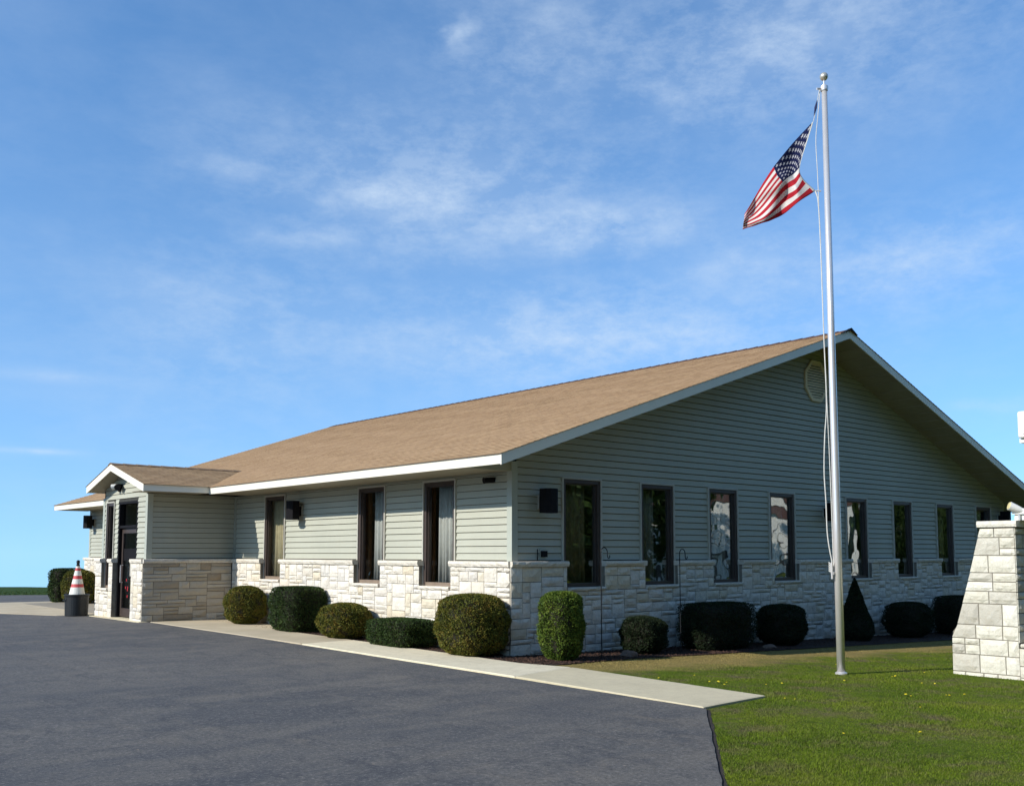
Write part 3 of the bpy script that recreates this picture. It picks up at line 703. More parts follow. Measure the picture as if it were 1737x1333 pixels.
# roof ----------------------------------------------------------------
roof = empty('roof', parent=B)
FT = .022
Y0, Y1 = -OY, YF
mb = MB()
def slab(x0, x1, y0, y1, top, t0, t1, k=0):
    za, zb = top(x0), top(x1)
    mb.quad8([(x0, y0, za-t1), (x1, y0, zb-t1), (x1, y1, zb-t1), (x0, y1, za-t1), (x0, y0, za-t0), (x1, y0, zb-t0), (x1, y1, zb-t0), (x0, y1, za-t0)], k)
slab(-OX+FT, RX-.001, Y0+FT, Y1-FT, rooftop, .006, .145); slab(RX+.001, XR-FT, Y0+FT, Y1-FT, rooftop, .006, .145)
mb.build('roof_deck', 'soffit', roof)
# fascia: eave boards and raking boards
mb = MB(); mb.box((-OX, Y0, ZE-TH), (-OX+FT-.001, PYR+.0, ZE-.004)); mb.build('fascia', 'fascia', roof)
mb = MB(); mb.box((-OX, PYL, ZE-TH), (-OX+FT-.001, Y1, ZE-.004)); mb.build('fascia', 'fascia', roof)
mb = MB(); mb.box((XR-FT, Y0, rooftop(XR)-TH), (XR, Y1, rooftop(XR)-.004)); mb.build('fascia', 'fascia', roof)
def rake(x0, x1, y0, y1, t0=.004, t1=TH+.012):
    mbb = MB(); za, zb = rooftop(x0+1e-6), rooftop(x1-1e-6)
    mbb.quad8([(x0, y0, za-t1), (x1, y0, zb-t1), (x1, y1, zb-t1), (x0, y1, za-t1), (x0, y0, za-t0), (x1, y0, zb-t0), (x1, y1, zb-t0), (x0, y1, za-t0)])
    mbb.build('fascia', 'fascia', roof)
rake(-OX-.003, RX-.001, Y0-.003, Y0+FT-.002); rake(RX+.001, XR+.003, Y0-.003, Y0+FT-.002); rake(-OX, RX-.001, Y1-FT+.002, Y1); rake(RX+.001, XR, Y1-FT+.002, Y1)
# level soffit under the front eave, in panels
ys = [i*.40 for i in range(int(PYR/.40)+1)]
for y in ys:
    mb = MB(); mb.box((-OX+FT+.001, y+.004, ZE-TH+.002), (-.003, min(y+.396, PYR), ZE-TH+.016)); mb.build('soffit_panel', 'soffit', roof)
mb = MB(); mb.box((-OX+FT+.001, PYL+.01, ZE-TH+.002), (-.003, Y1-.03, ZE-TH+.016)); mb.build('soffit_panel', 'soffit', roof)
mb = MB(); mb.add([(-OX+FT, .0, ZE-TH), (0, 0, ZE-TH), (0, 0, rooftop(0)-.145), (-OX+FT, 0, rooftop(-OX+FT)-.145), (-OX+FT, .02, ZE-TH), (0, .02, ZE-TH), (0, .02, rooftop(0)-.145), (-OX+FT, .02, rooftop(-OX+FT)-.145)], BOXF); mb.build('eave_return', 'siding', roof)
# ribbed soffit panels under the two raking overhangs
PW = .41; pid = 0
for x0, x1, nn in ((-OX+FT, RX, 24), (RX, XR-FT, 25)):
    st = (x1-x0)/nn
    for i in range(nn):
        a, b = x0+i*st+.002, x0+(i+1)*st-.002; mid_ = (a+b)/2; lip = .018
        mb = MB(); za, zb, zm = rooftop(a)-.1465, rooftop(b)-.1465, rooftop(mid_)-.1465
        p = [(a, za), (a, za-.006), (a+.06, rooftop(a+.06)-.1465-.006), (a+.075, rooftop(a+.075)-.1465-lip), (b-.001, zb-lip), (b, zb)]
        V = [(x, Y0+FT+.001, z) for x, z in p] + [(x, -.003, z) for x, z in p]
        mb.add(V, [(j, (j+1) % 6, 6+(j+1) % 6, 6+j) for j in range(6)] + [(0, 1, 2, 3, 4, 5), (11, 10, 9, 8, 7, 6)]); mb.build('soffit_panel', 'soffit', roof)
# shingle courses: real steps
def courses(P, L, W0, W1, n, name='shingles', parent=roof, cut=None):
    """P(s, t) -> point: s metres up the slope, t along the eave. n courses over length L."""
    V = []; F = []; UV = []; h = L/n
    for i in range(n):
        s0, s1 = i*h, (i+1)*h; t0, t1 = W0, W1
        if cut: t0, t1 = cut(s0)
        nt_ = 14; k = len(V)
        for j in range(nt_+1):
            t = t0+(t1-t0)*j/nt_; w_ = .0015*math.sin(t*2.3+i*.7)+random.uniform(-.0008, .0008)
            V += [P(s0, t, .001), P(s0, t, .010+w_), P(s1+.004, t, .0015)]
        for j in range(nt_):
            q = k+j*3; ta, tb = t0+(t1-t0)*j/nt_, t0+(t1-t0)*(j+1)/nt_
            F += [(q, q+3, q+4, q+1), (q+1, q+4, q+5, q+2)]
            UV += [(ta, i*.14), (tb, i*.14), (tb, i*.14+.001), (ta, i*.14+.001), (ta, i*.14), (tb, i*.14), (tb, i*.14+.139), (ta, i*.14+.139)]
    return tag(mesh(name, V, F, 'shingle', parent, uvs=UV), kind='stuff')
cs, sn = 1/math.hypot(1, SL), SL/math.hypot(1, SL)
Lf = (RX+OX+.03)/cs
courses(lambda s, t, h: (-OX-.03+s*cs-h*sn, t, ZE-.03*SL+s*sn+h*cs), Lf, Y0-.02, Y1+.02, 75)
Lb = (XR-RX+.03)/cs
courses(lambda s, t, h: (XR+.03-s*cs+h*sn, t, rooftop(XR)-.03*SL+s*sn+h*cs), Lb, Y0-.02, Y1+.02, 78)
# ridge caps, one by one
nc = 72
for i in range(nc):
    y0 = Y0-.03+i*(Y1-Y0+.06)/nc; y1 = y0+(Y1-Y0+.06)/nc+.03
    for_ = [(y0, .026), (y1, .014)]
    V = []
    for y, h in for_:
        V += [(RX-.16, y, ZR-.16*SL+h), (RX, y, ZR+h+.006), (RX+.16, y, ZR-.16*SL+h), (RX-.16, y, ZR-.16*SL+h-.012), (RX, y, ZR+h-.010), (RX+.16, y, ZR-.16*SL+h-.012)]
    F = [(0, 1, 7, 6), (1, 2, 8, 7), (3, 9, 10, 4), (4, 10, 11, 5), (0, 3, 4, 1), (1, 4, 5, 2), (0, 6, 9, 3), (2, 5, 11, 8), (6, 7, 10, 9), (7, 8, 11, 10)]
    mesh('ridge_cap', V, F, 'ridge', roof)
mb = MB(); mb.add([(RX-.34, Y0-.05, ZR-.34*SL+.0), (RX, Y0-.05, ZR+.055), (RX+.26, Y0-.05, ZR-.26*SL+.006), (RX-.34, Y0+.03, ZR-.34*SL+.01), (RX, Y0+.03, ZR+.045), (RX+.26, Y0+.03, ZR-.26*SL+.012), (RX, Y0-.05, ZR-.002)], [(0, 6, 1), (6, 2, 1), (0, 1, 4, 3), (1, 2, 5, 4)]); mb.build('ridge_end_cap', 'black', roof)

# porch roof
pr = empty('porch_roof', parent=B)
PTH = .15
def pslab(y0, y1, x0, x1, t0, t1, name, mat, par):
    za, zb = porchtop(y0), porchtop(y1); mbb = MB()
    mbb.quad8([(x0, y0, za-t1), (x1, y0, za-t1), (x1, y1, zb-t1), (x0, y1, zb-t1), (x0, y0, za-t0), (x1, y0, za-t0), (x1, y1, zb-t0), (x0, y1, zb-t0)]); return mbb.build(name, mat, par)
XJ = .95
pslab(PYR+FT, PRY-.001, PEX+FT, XJ, .006, .13, 'roof_deck', 'soffit', pr); pslab(PRY+.001, PYL-FT, PEX+FT, XJ, .006, .13, 'roof_deck', 'soffit', pr)
pslab(PYR-.003, PRY-.001, PEX-.003, PEX+FT-.002, .004, PTH+.012, 'fascia', 'fascia', pr); pslab(PRY+.001, PYL+.003, PEX-.003, PEX+FT-.002, .004, PTH+.012, 'fascia', 'fascia', pr)
mb = MB(); mb.box((PEX+FT, PYR, porchtop(PYR)-PTH), (-OX-.001, PYR+FT-.002, porchtop(PYR)-.004)); mb.build('fascia', 'fascia', pr)
mb = MB(); mb.box((PEX+FT, PYL-FT+.002, porchtop(PYL)-PTH), (-OX-.001, PYL, porchtop(PYL)-.004)); mb.build('fascia', 'fascia', pr)
mb = MB(); mb.box((PEX+FT, PYR+FT, porchtop(PYR)-PTH+.003), (-OX-.001, PY0-.003, porchtop(PYR)-PTH+.015)); mb.build('soffit_panel', 'soffit', pr)
pcs, psn = 1/math.hypot(1, PSL), PSL/math.hypot(1, PSL)
LR = (PRY-PYR+.03)/pcs; LL = (PYL-PRY+.03)/pcs
def pcut(s, yz): 
    z = yz; return (PEX-.02, min(XJ, (z-ZE)/SL-OX+.12))
courses(lambda s, t, h: (t, PYR-.03+s*pcs-h*psn, porchtop(PYR)-.03*PSL+s*psn+h*pcs), LR, 0, 1, 15, parent=pr, cut=lambda s: pcut(s, porchtop(PYR)+s*psn))
courses(lambda s, t, h: (t, PYL+.03-s*pcs+h*psn, porchtop(PYL)-.03*PSL+s*psn+h*pcs), LL, 0, 1, 12, parent=pr, cut=lambda s: pcut(s, porchtop(PYL)+s*psn))
for i in range(11):
    x0 = PEX-.02+i*.30; x1 = x0+.33
    if x0 > .5: break
    V = []
    for x, h in ((x0, .024), (x1, .014)):
        V += [(x, PRY-.14, PZR-.14*PSL+h), (x, PRY, PZR+h+.006), (x, PRY+.14, PZR-.14*PSL+h), (x, PRY-.14, PZR-.14*PSL+h-.012), (x, PRY, PZR+h-.01), (x, PRY+.14, PZR-.14*PSL+h-.012)]
    mesh('ridge_cap', V, [(0, 1, 7, 6), (1, 2, 8, 7), (3, 9, 10, 4), (4, 10, 11, 5), (0, 3, 4, 1), (1, 4, 5, 2), (0, 6, 9, 3), (2, 5, 11, 8), (6, 7, 10, 9), (7, 8, 11, 10)], 'shingle', pr)
# porch gable wall infill above the door header
V = [wpf.P(u, z, d) for d in (0, -.14) for u, z in ((0, 3.0), (LW, 3.0), (LW, porchtop(PY1)-.1), (PRY-PY0, PZR-.1), (0, porchtop(PY0)-.1))]
mesh('sheathing', V, [(0, 1, 2, 3, 4), (9, 8, 7, 6, 5)] + [(i, (i+1) % 5, 5+(i+1) % 5, 5+i) for i in range(5)], 'shell', wall_pf)

# ------------------------------------------------------------------ things fixed to the building
def wall_lamp(w, u, z, label, h=.40, wd=.27):
    c = w.P(u, z, 0); e = tag(empty('wall_lamp', c), label, 'lamp', 'box wall lamps on the siding')
    inv = lambda v: v - c
    mb = MB(); w.bx(mb, u-.075, u+.075, z-.13, z+.10, .022, .045); mb.v = [tuple(inv(Vector(v))) for v in mb.v]; mb.build('mounting_plate', 'frame_light', e)
    mb = MB(); w.bx(mb, u-.06, u+.06, z-.12, z+.08, .045, .13); mb.v = [tuple(inv(Vector(v))) for v in mb.v]; mb.build('arm', 'black', e)
    prof = [(-wd/2, .13), (-wd/2, .29), (-wd/2+.07, .34), (wd/2-.07, .34), (wd/2, .29), (wd/2, .13)]
    V = [inv(w.P(u+a, z-h/2, d)) for a, d in prof] + [inv(w.P(u+a, z+h/2, d)) for a, d in prof]
    mesh('housing', V, [(j, (j+1) % 6, 6+(j+1) % 6, 6+j) for j in range(6)] + [(0, 1, 2, 3, 4, 5), (11, 10, 9, 8, 7, 6)], 'black', e)
wall_lamp(wg, .62, 2.39, 'black box lamp on the shaded wall between corner and first window')
wall_lamp(wg, 9.20, 2.44, 'black box lamp on the shaded wall partly behind the flagpole')
wall_lamp(wg, 18.15, 2.50, 'black box lamp at the far right end, just above the stone pillar')
wall_lamp(wf, 6.86, 2.44, 'black box lamp on the sunlit front wall casting a shadow on the siding')
wall_lamp(wf, 19.9, 2.50, 'black box lamp on the front wall beyond the porch')
c = wf.P(.43, 2.74, 0); e = tag(empty('security_camera', c), 'small black camera under the front eave near the building corner', 'camera')
mb = MB(); mb.box((-.05, -.035, -.04), (-.017, .035, .04)); mb.build('mount', 'black', e)
mb = MB(); mb.tube([(-.04, 0, 0), (-.20, .03, -.015)], [.045, .045], 12); mb.tube([(-.2, .03, -.015), (-.215, .033, -.017)], [.05, .05], 12); mb.build('body', 'black', e)
e = tag(empty('outlet_box', wg.P(.66, 1.52, 0)), 'small black outlet box just above the stone ledge near the corner', 'outlet')
mb = MB(); mb.box((-.055, -.075, -.05), (.055, -.019, .05)); mb.build('cover', 'black', e)
mb = MB(); mb.box((-.075, -.028, -.10), (.075, -.018, .09)); mb.build('plate', 'corner', e)
mb = MB(); mb.tube([(-.13, -.03, -.10), (-.13, -.03, .08)], .007, 6); mb.build('conduit', 'black', e)
e = tag(empty('porch_light', wpf.P(1.66, 3.12, 0)), 'twin floodlight with one white head under the porch gable', 'light')
mb = MB(); mb.tube([(-.018, 0, 0), (-.05, 0, 0)], .05, 12); mb.build('base', 'black', e)
mb = MB(); mb.tube([(-.05, .0, .0), (-.10, .06, .0), (-.20, .14, -.03)], [.02, .045, .07], 12); mb.build('lamp_head', 'whitepaint', e)
mb = MB(); mb.tube([(-.05, .0, .0), (-.10, -.06, .0), (-.18, -.16, -.05)], [.02, .05, .075], 12); mb.build('lamp_head', 'black', e)
mb = MB(); mb.tube([(-.045, 0, -.03), (-.09, -.05, -.13)], [.03, .035], 10); mb.build('sensor', 'black', e)

# ------------------------------------------------------------------ flagpole, flag, rope
PB = (2.528, -4.304); pg = G(*PB)
fp = tag(empty('flagpole', (*PB, pg)), 'tall tapered aluminium flagpole standing in the lawn in front of the gable wall', 'flagpole')
H = 8.50-pg
mb = MB(); mb.tube([(0, 0, -.2), (0, 0, 2.2), (0, 0, H*.55), (0, 0, H)], [.058, .057, .052, .041], 28); mb.build('pole', 'alu', fp, smooth=True)
mb = MB(); mb.lathe([(.052, 0), (.056, .02), (.056, .07), (.03, .09)], 20, (0, 0, H)); mb.tube([(-.05, .03, H+.03), (-.11, .06, H+.02)], .018, 8); mb.build('truck', 'alu', fp)
mb = MB(); mb.tube([(0, 0, H+.08), (0, 0, H+.17)], .012, 10); mb.build('finial_stem', 'alu', fp)
mb = MB(); mb.lathe([(.062*math.sin(math.pi*i/14)+.0005, -.062*math.cos(math.pi*i/14)) for i in range(15)], 24, (0, 0, H+.225)); mb.build('finial_ball', 'ball', fp, smooth=True)
mb = MB(); mb.box((-.10, .02, 1.42), (-.05, .05, 1.46)); mb.box((-.11, .03, 1.36), (-.09, .05, 1.60)); mb.build('cleat', 'alu', fp)
mb = MB(); mb.lathe([(.085, -.05), (.085, .02), (.066, .035)], 24); mb.build('collar', 'alu', fp)

CT = np.array([[[2.442,-4.16,8.05],[2.368,-3.841,7.79],[2.091,-3.67,7.387],[2.064,-3.37,7.039],[1.904,-3.259,6.714]],[[2.399,-4.088,7.794],[2.382,-3.826,7.566],[2.075,-3.74,7.233],[2.079,-3.356,6.906],[1.874,-3.268,6.64]],
 [[2.332,-3.976,7.358],[2.299,-3.882,7.267],[2.101,-3.822,7.114],[2.093,-3.419,6.79],[1.853,-3.271,6.569]],[[2.352,-4.009,7.169],[2.179,-3.992,6.966],[2.258,-3.754,6.951],[1.97,-3.564,6.612],[1.891,-3.237,6.54]],
 [[2.441,-4.158,6.965],[2.172,-4.021,6.756],[2.288,-3.707,6.693],[1.999,-3.573,6.533],[1.929,-3.203,6.501]]])
cu = np.array([0, .2, .4, .7, 1]); cv = np.array([1, .77, .46, .23, 0])[::-1]; CT = CT[::-1]
def pchip(xs, ys, x):
    # Catmull-Rom on uneven knots
    i = int(np.clip(np.searchsorted(xs, x)-1, 0, len(xs)-2)); h = xs[i+1]-xs[i]; t = (x-xs[i])/h
    def sl(k):
        if k == 0: return (ys[1]-ys[0])/(xs[1]-xs[0])
        if k == len(xs)-1: return (ys[-1]-ys[-2])/(xs[-1]-xs[-2])
        return (ys[k+1]-ys[k-1])/(xs[k+1]-xs[k-1])
    m0, m1 = sl(i)*h, sl(i+1)*h
    return (2*t**3-3*t**2+1)*ys[i]+(t**3-2*t**2+t)*m0+(-2*t**3+3*t**2)*ys[i+1]+(t**3-t**2)*m1
NU, NV = 60, 39; V = []; UVp = []
for j in range(NV+1):
    v = j/NV
    for i in range(NU+1):
        u = i/NU; rows = np.array([pchip(cu, CT[r], u) for r in range(5)]); p = pchip(cv, rows, v)
        p = p + np.array([.66, .75, 0])*(.016*math.sin(14*u+5*v)*u + .010*math.sin(31*u-9*v))
        V.append(tuple(p)); UVp.append((u, v))
F = []; UV = []
for j in range(NV):
    for i in range(NU):
        q = j*(NU+1)+i; f = (q, q+1, q+NU+2, q+NU+1); F.append(f); UV += [UVp[k] for k in f]
m = MT('flag_cloth', .8, 0, .1)
sx = m.n('ShaderNodeSeparateXYZ'); m.l(m.tc.outputs['UV'], sx.inputs[0]); U_, V_ = sx.outputs[0], sx.outputs[1]
stripe = m.math('LESS_THAN', m.math('MODULO', m.math('FLOOR', m.math('MULTIPLY', V_, 13)), 2), .5)      # 1 = red
c = m.mix(stripe, (.72, .70, .68), (.46, .022, .035))
canton = m.math('MULTIPLY', m.math('LESS_THAN', U_, .4), m.math('GREATER_THAN', V_, 6/13))
gx = m.math('MULTIPLY', U_, 12/.4); gy = m.math('MULTIPLY', m.math('SUBTRACT', V_, 6/13), 10*13/7)
def lattice(par):
    # stars at integer points of one parity, 1..11 by 1..9
    ax = m.math('SUBTRACT', gx, m.math('ADD', m.math('MULTIPLY', m.math('ROUND', m.math('MULTIPLY', m.math('SUBTRACT', gx, par), .5)), 2), par))
    ay = m.math('SUBTRACT', gy, m.math('ADD', m.math('MULTIPLY', m.math('ROUND', m.math('MULTIPLY', m.math('SUBTRACT', gy, par), .5)), 2), par))
    r = m.math('SQRT', m.math('ADD', m.math('MULTIPLY', ax, ax), m.math('MULTIPLY', m.math('MULTIPLY', ay, ay), .8)))
    th = m.math('ARCTAN2', ax, ay)
    lim = m.math('MULTIPLY_ADD', m.math('COSINE', m.math('MULTIPLY', th, 5)), .12, .34)
    return m.math('LESS_THAN', r, lim)
st = m.math('MAXIMUM', lattice(1), lattice(2))
inside = m.math('MULTIPLY', m.math('MULTIPLY', m.math('GREATER_THAN', gx, .4), m.math('LESS_THAN', gx, 11.6)), m.math('MULTIPLY', m.math('GREATER_THAN', gy, .4), m.math('LESS_THAN', gy, 9.6)))
cc = m.mix(m.math('MULTIPLY', st, inside), (.009, .013, .060), (.50, .50, .54))
c = m.mix(canton, c, cc); hd = m.math('LESS_THAN', U_, .018); c = m.mix(hd, c, (.70, .70, .66))
m.color(c); m.bump(m.noise(300, 2, .5), .1, .001)
tl = m.n('ShaderNodeBsdfTranslucent'); m.l(c, tl.inputs[0]); ms = m.n('ShaderNodeMixShader'); ms.inputs[0].default_value = .25
outp = [n for n in m.t.nodes if n.type == 'OUTPUT_MATERIAL'][0]; m.l(m.b.outputs[0], ms.inputs[1]); m.l(tl.outputs[0], ms.inputs[2]); m.l(ms.outputs[0], outp.inputs[0])
M['flag'] = m.m
flag = mesh('flag', V, F, 'flag', smooth=True, uvs=UV)
tag(flag, 'United States flag hanging limp at half staff, stars and red and white stripes', 'flag')
sol = flag.modifiers.new('cloth', 'SOLIDIFY'); sol.thickness = .002
def smoothpts(pts, n=6):
    pts = [np.array(p) for p in pts]; out = []
    xs = np.arange(len(pts)); ys = np.array(pts)
    for i in range((len(pts)-1)*n+1): out.append(tuple(pchip(xs, ys, i/n)))
    return out
hy = tag(empty('halyard', (2.49, -4.25, 1.33)), 'white halyard rope running slack down the left side of the flagpole', 'rope')
def rel(pts): return [(p[0]-2.49, p[1]+4.25, p[2]-1.33) for p in pts]
mb = MB(); mb.tube(smoothpts(rel([(2.492,-4.244,8.537),(2.472,-4.21,8.329),(2.442,-4.16,8.05)])), .005, 6); mb.build('upper_line', 'rope', hy)
mb = MB(); mb.tube(smoothpts(rel([(2.441,-4.158,6.965),(2.46,-4.19,6.769),(2.468,-4.204,6.087),(2.473,-4.211,4.83),(2.479,-4.222,3.768),(2.459,-4.189,3.244),(2.448,-4.17,2.722),(2.455,-4.181,2.289),(2.46,-4.19,1.772),(2.492,-4.243,1.328)])), .009, 6); mb.build('fall_line', 'rope', hy)
mb = MB(); mb.tube(smoothpts(rel([(2.497,-4.252,8.536),(2.473,-4.213,8.097),(2.455,-4.182,7.733),(2.461,-4.192,7.18),(2.466,-4.2,6.268),(2.478,-4.22,4.297),(2.49,-4.241,2.72),(2.496,-4.25,1.328)])), .006, 6); mb.build('return_line', 'rope', hy)
mb = MB(); mb.tube(rel([(2.475,-4.212,8.37),(2.462,-4.19,8.26),(2.448,-4.168,8.13)]), [.006, .022, .005], 6); mb.build('cloth_scrap', 'blue_cloth', hy)
mb = MB(); mb.tube(rel([(2.441,-4.158,6.965),(2.49,-4.225,6.955)]), .012, 6); mb.build('snap_hook', 'alu', hy)
mb = MB()
for q in range(5): mb.tube(rel([(2.47, -4.27+.005*q, 1.33-.02*q), (2.455, -4.20, 1.40-.03*q), (2.505, -4.21, 1.36-.03*q)]), .008, 6)
mb.build('knot', 'rope', hy)

# ------------------------------------------------------------------ stone sign at the right edge
SX = 4.226
SG = tag(empty('stone_sign', (SX, -5.6, -.25)), 'limestone monument sign with a battered pillar and white cabinet at the right edge', 'sign')
def relw(V): return [(v[0]-SX, v[1]+5.6, v[2]+.25) for v in V]
ws = Wall((SX, -4.9), (0, -1), (-1, 0)); wsd = Wall((SX, -6.093), (1, 0), (0, -1))
def edge_u(z):       # left outline of the pillar, u = distance from y=-4.9 towards the viewer's right
    pts = [(-.6, .235), (.38, .245), (.47, .325), (1.21, .535), (1.90, .715), (2.1, .75)]
    for (z0, u0), (z1, u1) in zip(pts, pts[1:]):
        if z <= z1: return u0+(u1-u0)*(z-z0)/(z1-z0)
    return .75
UC = 1.193
rr = random.Random(4)
rows = [-.42, -.20, -.10, .06, .20, .29, .49, .60, .80, .98, 1.12, 1.25, 1.37, 1.50, 1.60, 1.76, 1.895]
zi = 0
nst = 0
def sstone(w, quad, par=SG):
    V, F = stone_geo(w, quad, dbase=-.03, dface=.012, rough=.018, nx=4, nz=3); mesh('stone', relw(V), F, 'stone_grey', par)
while zi < len(rows)-1:
    z0 = rows[zi]; two = zi < len(rows)-2 and rr.random() < .55 and z0 > -.3
    z1 = rows[zi+1]; L0 = edge_u(z0); u = L0; first = True
    z2 = rows[zi+2] if two else z1
    # a band of one or two rows; in a double band single tall blocks alternate with stacked pairs
    cuts = []
    while u < UC-.12:
        wd = rr.uniform(.16, .42)
        if u+wd > UC-.13: wd = UC-u
        cuts.append((u, u+wd)); u += wd
    if cuts[-1][1] < UC: cuts[-1] = (cuts[-1][0], UC)
    for k, (a, b) in enumerate(cuts):
        g_ = .007
        tall = two and rr.random() < .6
        bands = [(z0, z2)] if tall or not two else [(z0, z1), (z1, z2)]
        for q0, q1 in bands:
            aa0, aa1 = (edge_u(q0), edge_u(q1)) if k == 0 else (a, a)
            bb = b
            if k == 0: bb = max(b, aa1+.07)
            ee0 = aa0 + (0 if k == 0 else g_)
            if k > 0 and a < cuts[0][1]+.001: aa0 = aa1 = max(a, edge_u(q1)+.07 if a == cuts[0][1] else a)
            sstone(ws, [(aa0+(g_ if k else 0), q0+g_), (bb-(g_ if b < UC-.01 else 0), q0+g_), (bb-(g_ if b < UC-.01 else 0), q1-g_), (aa1+(g_ if k else 0), q1-g_)])
    zi += 2 if two else 1
mb = MB()   # pillar core (mortar), battered like the stones
zz = [-.5, .38, .47, 1.21, 1.895]; V = []
for z in zz:
    u = edge_u(z)+.012; V += [ws.P(u, z, -.0), ws.P(UC-.01, z, -.0), ws.P(UC-.01, z, -.62), ws.P(u, z, -.62)]
F = [(0, 1, 2, 3)] + [(i*4+j, i*4+(j+1) % 4, i*4+4+(j+1) % 4, i*4+4+j) for i in range(4) for j in range(4)] + [(16, 17, 18, 19)]
mb.add(relw(V), F); mb.build('pillar_core', 'mortar', SG)
z = .26
while z < 1.87:      # shaded return face
    h = rr.choice([.10, .16, .2]); h = min(h, 1.895-z); 
    if 1.895-z-h < .07: h = 1.895-z
    u = .0
    while u < .6:
        wd = min(rr.uniform(.16, .34), .62-u)
        if .62-u-wd < .1: wd = .62-u
        V, F = stone_geo(wsd, [(u+.006, z+.006), (u+wd-.006, z+.006), (u+wd-.006, z+h-.006), (u+.006, z+h-.006)], dbase=-.02, dface=.016, rough=.012); mesh('stone', relw(V), F, 'stone_grey', SG); u += wd
    z += h
# low base wall running on to the right, with its ledge
for q0, q1 in ((-.42, -.22), (-.22, -.06), (-.06, .19)):
    u = UC+.0
    while u < 3.4:
        wd = rr.uniform(.22, .42); sstone(ws, [(u+.007, q0+.007), (u+wd-.007, q0+.007), (u+wd-.007, q1-.007), (u+.007, q1-.007)]); u += wd
mb = MB(); ws.bx(mb, UC-.005, 3.5, -.5, .19, -.6, 0); mb.v = relw(mb.v); mb.build('base_core', 'mortar', SG)
def slab_geo(w, u0, u1, z0, z1, d0, d1, name='cap_stone'):
    k = max(3, int((u1-u0)/.07)); V = []
    for i in range(k+1):
        u = u0+(u1-u0)*i/k; r1 = random.uniform(-.008, .008)
        V += [w.P(u, z0, d0), w.P(u, z0+.01, d1-.01+r1), w.P(u, (z0+z1)/2, d1+r1), w.P(u, z1-.01, d1-.008+r1), w.P(u, z1, d1-.03), w.P(u, z1, d0)]
    F = [(i*6+j, i*6+(j+1) % 6, i*6+6+(j+1) % 6, i*6+6+j) for i in range(k) for j in range(6)] + [(5, 4, 3, 2, 1, 0), tuple(k*6+j for j in range(6))]
    mesh(name, relw(V), F, 'stone_grey', SG)
slab_geo(ws, .68, UC+.05, 1.90, 2.0, -.68, .045); slab_geo(ws, UC+.03, 3.5, .195, .255, -.55, .03, 'ledge_stone')
# second pillar, mostly outside the picture
for q0 in np.arange(.26, 1.8, .2):
    for a, b in ((2.9, 3.2), (3.2, 3.5)): sstone(ws, [(a+.006, q0+.006), (b-.006, q0+.006), (b-.006, q0+.194), (a+.006, q0+.194)])
mb = MB(); ws.bx(mb, 2.9, 3.5, .19, 1.86, -.6, 0); mb.v = relw(mb.v); mb.build('pillar_core', 'mortar', SG); slab_geo(ws, 2.85, 3.55, 1.865, 1.96, -.66, .045)
# white enamelled sign: sill box, posts, cabinet
mb = MB(); ws.bx(mb, 1.17, 3.3, 2.005, 2.09, -.42, -.10); ws.bx(mb, 1.15, 3.32, 2.09, 2.17, -.46, -.06); mb.v = relw(mb.v); mb.build('sill_box', 'whitepaint', SG)
for u in (1.335, 3.05):
    mb = MB(); ws.bx(mb, u, u+.10, 2.17, 3.12, -.28, -.18); mb.v = relw(mb.v); mb.build('post', 'whitepaint', SG)
mb = MB(); ws.bx(mb, 1.262, 3.25, 3.185, 3.575, -.36, -.10); mb.v = relw(mb.v); o = mb.build('cabinet', 'whitepaint', SG)
bv = o.modifiers.new('bevel', 'BEVEL'); bv.width = .03; bv.segments = 3
mb = MB(); ws.bx(mb, 1.262, 3.25, 3.12, 3.184, -.30, -.16); mb.v = relw(mb.v); mb.build('crossbar', 'whitepaint', SG)
mb = MB(); ws.bx(mb, 1.33, 3.18, 3.24, 3.53, -.11, -.085); mb.v = relw(mb.v); o = mb.build('face_panel', 'whitepaint', SG); bv = o.modifiers.new('bevel', 'BEVEL'); bv.width = .012; bv.segments = 2
e = tag(empty('sign_floodlight', (SX, -6.10, 2.0)), 'small white floodlight with yellow lens on the pillar cap', 'floodlight')
mb = MB(); mb.tube([(.06, -.05, .0), (.06, -.05, .10)], .014, 8); mb.build('bracket', 'alu', e)
mb = MB(); mb.tube([(.11, -.12, .12), (.06, -.04, .16), (-.01, .05, .21)], [.025, .05, .062], 16); mb.build('housing', 'whitepaint', e)
mb = MB(); mb.tube([(-.0105, .0505, .2105), (-.018, .06, .215)], [.056, .05], 16); mb.build('lens', 'brass', e)

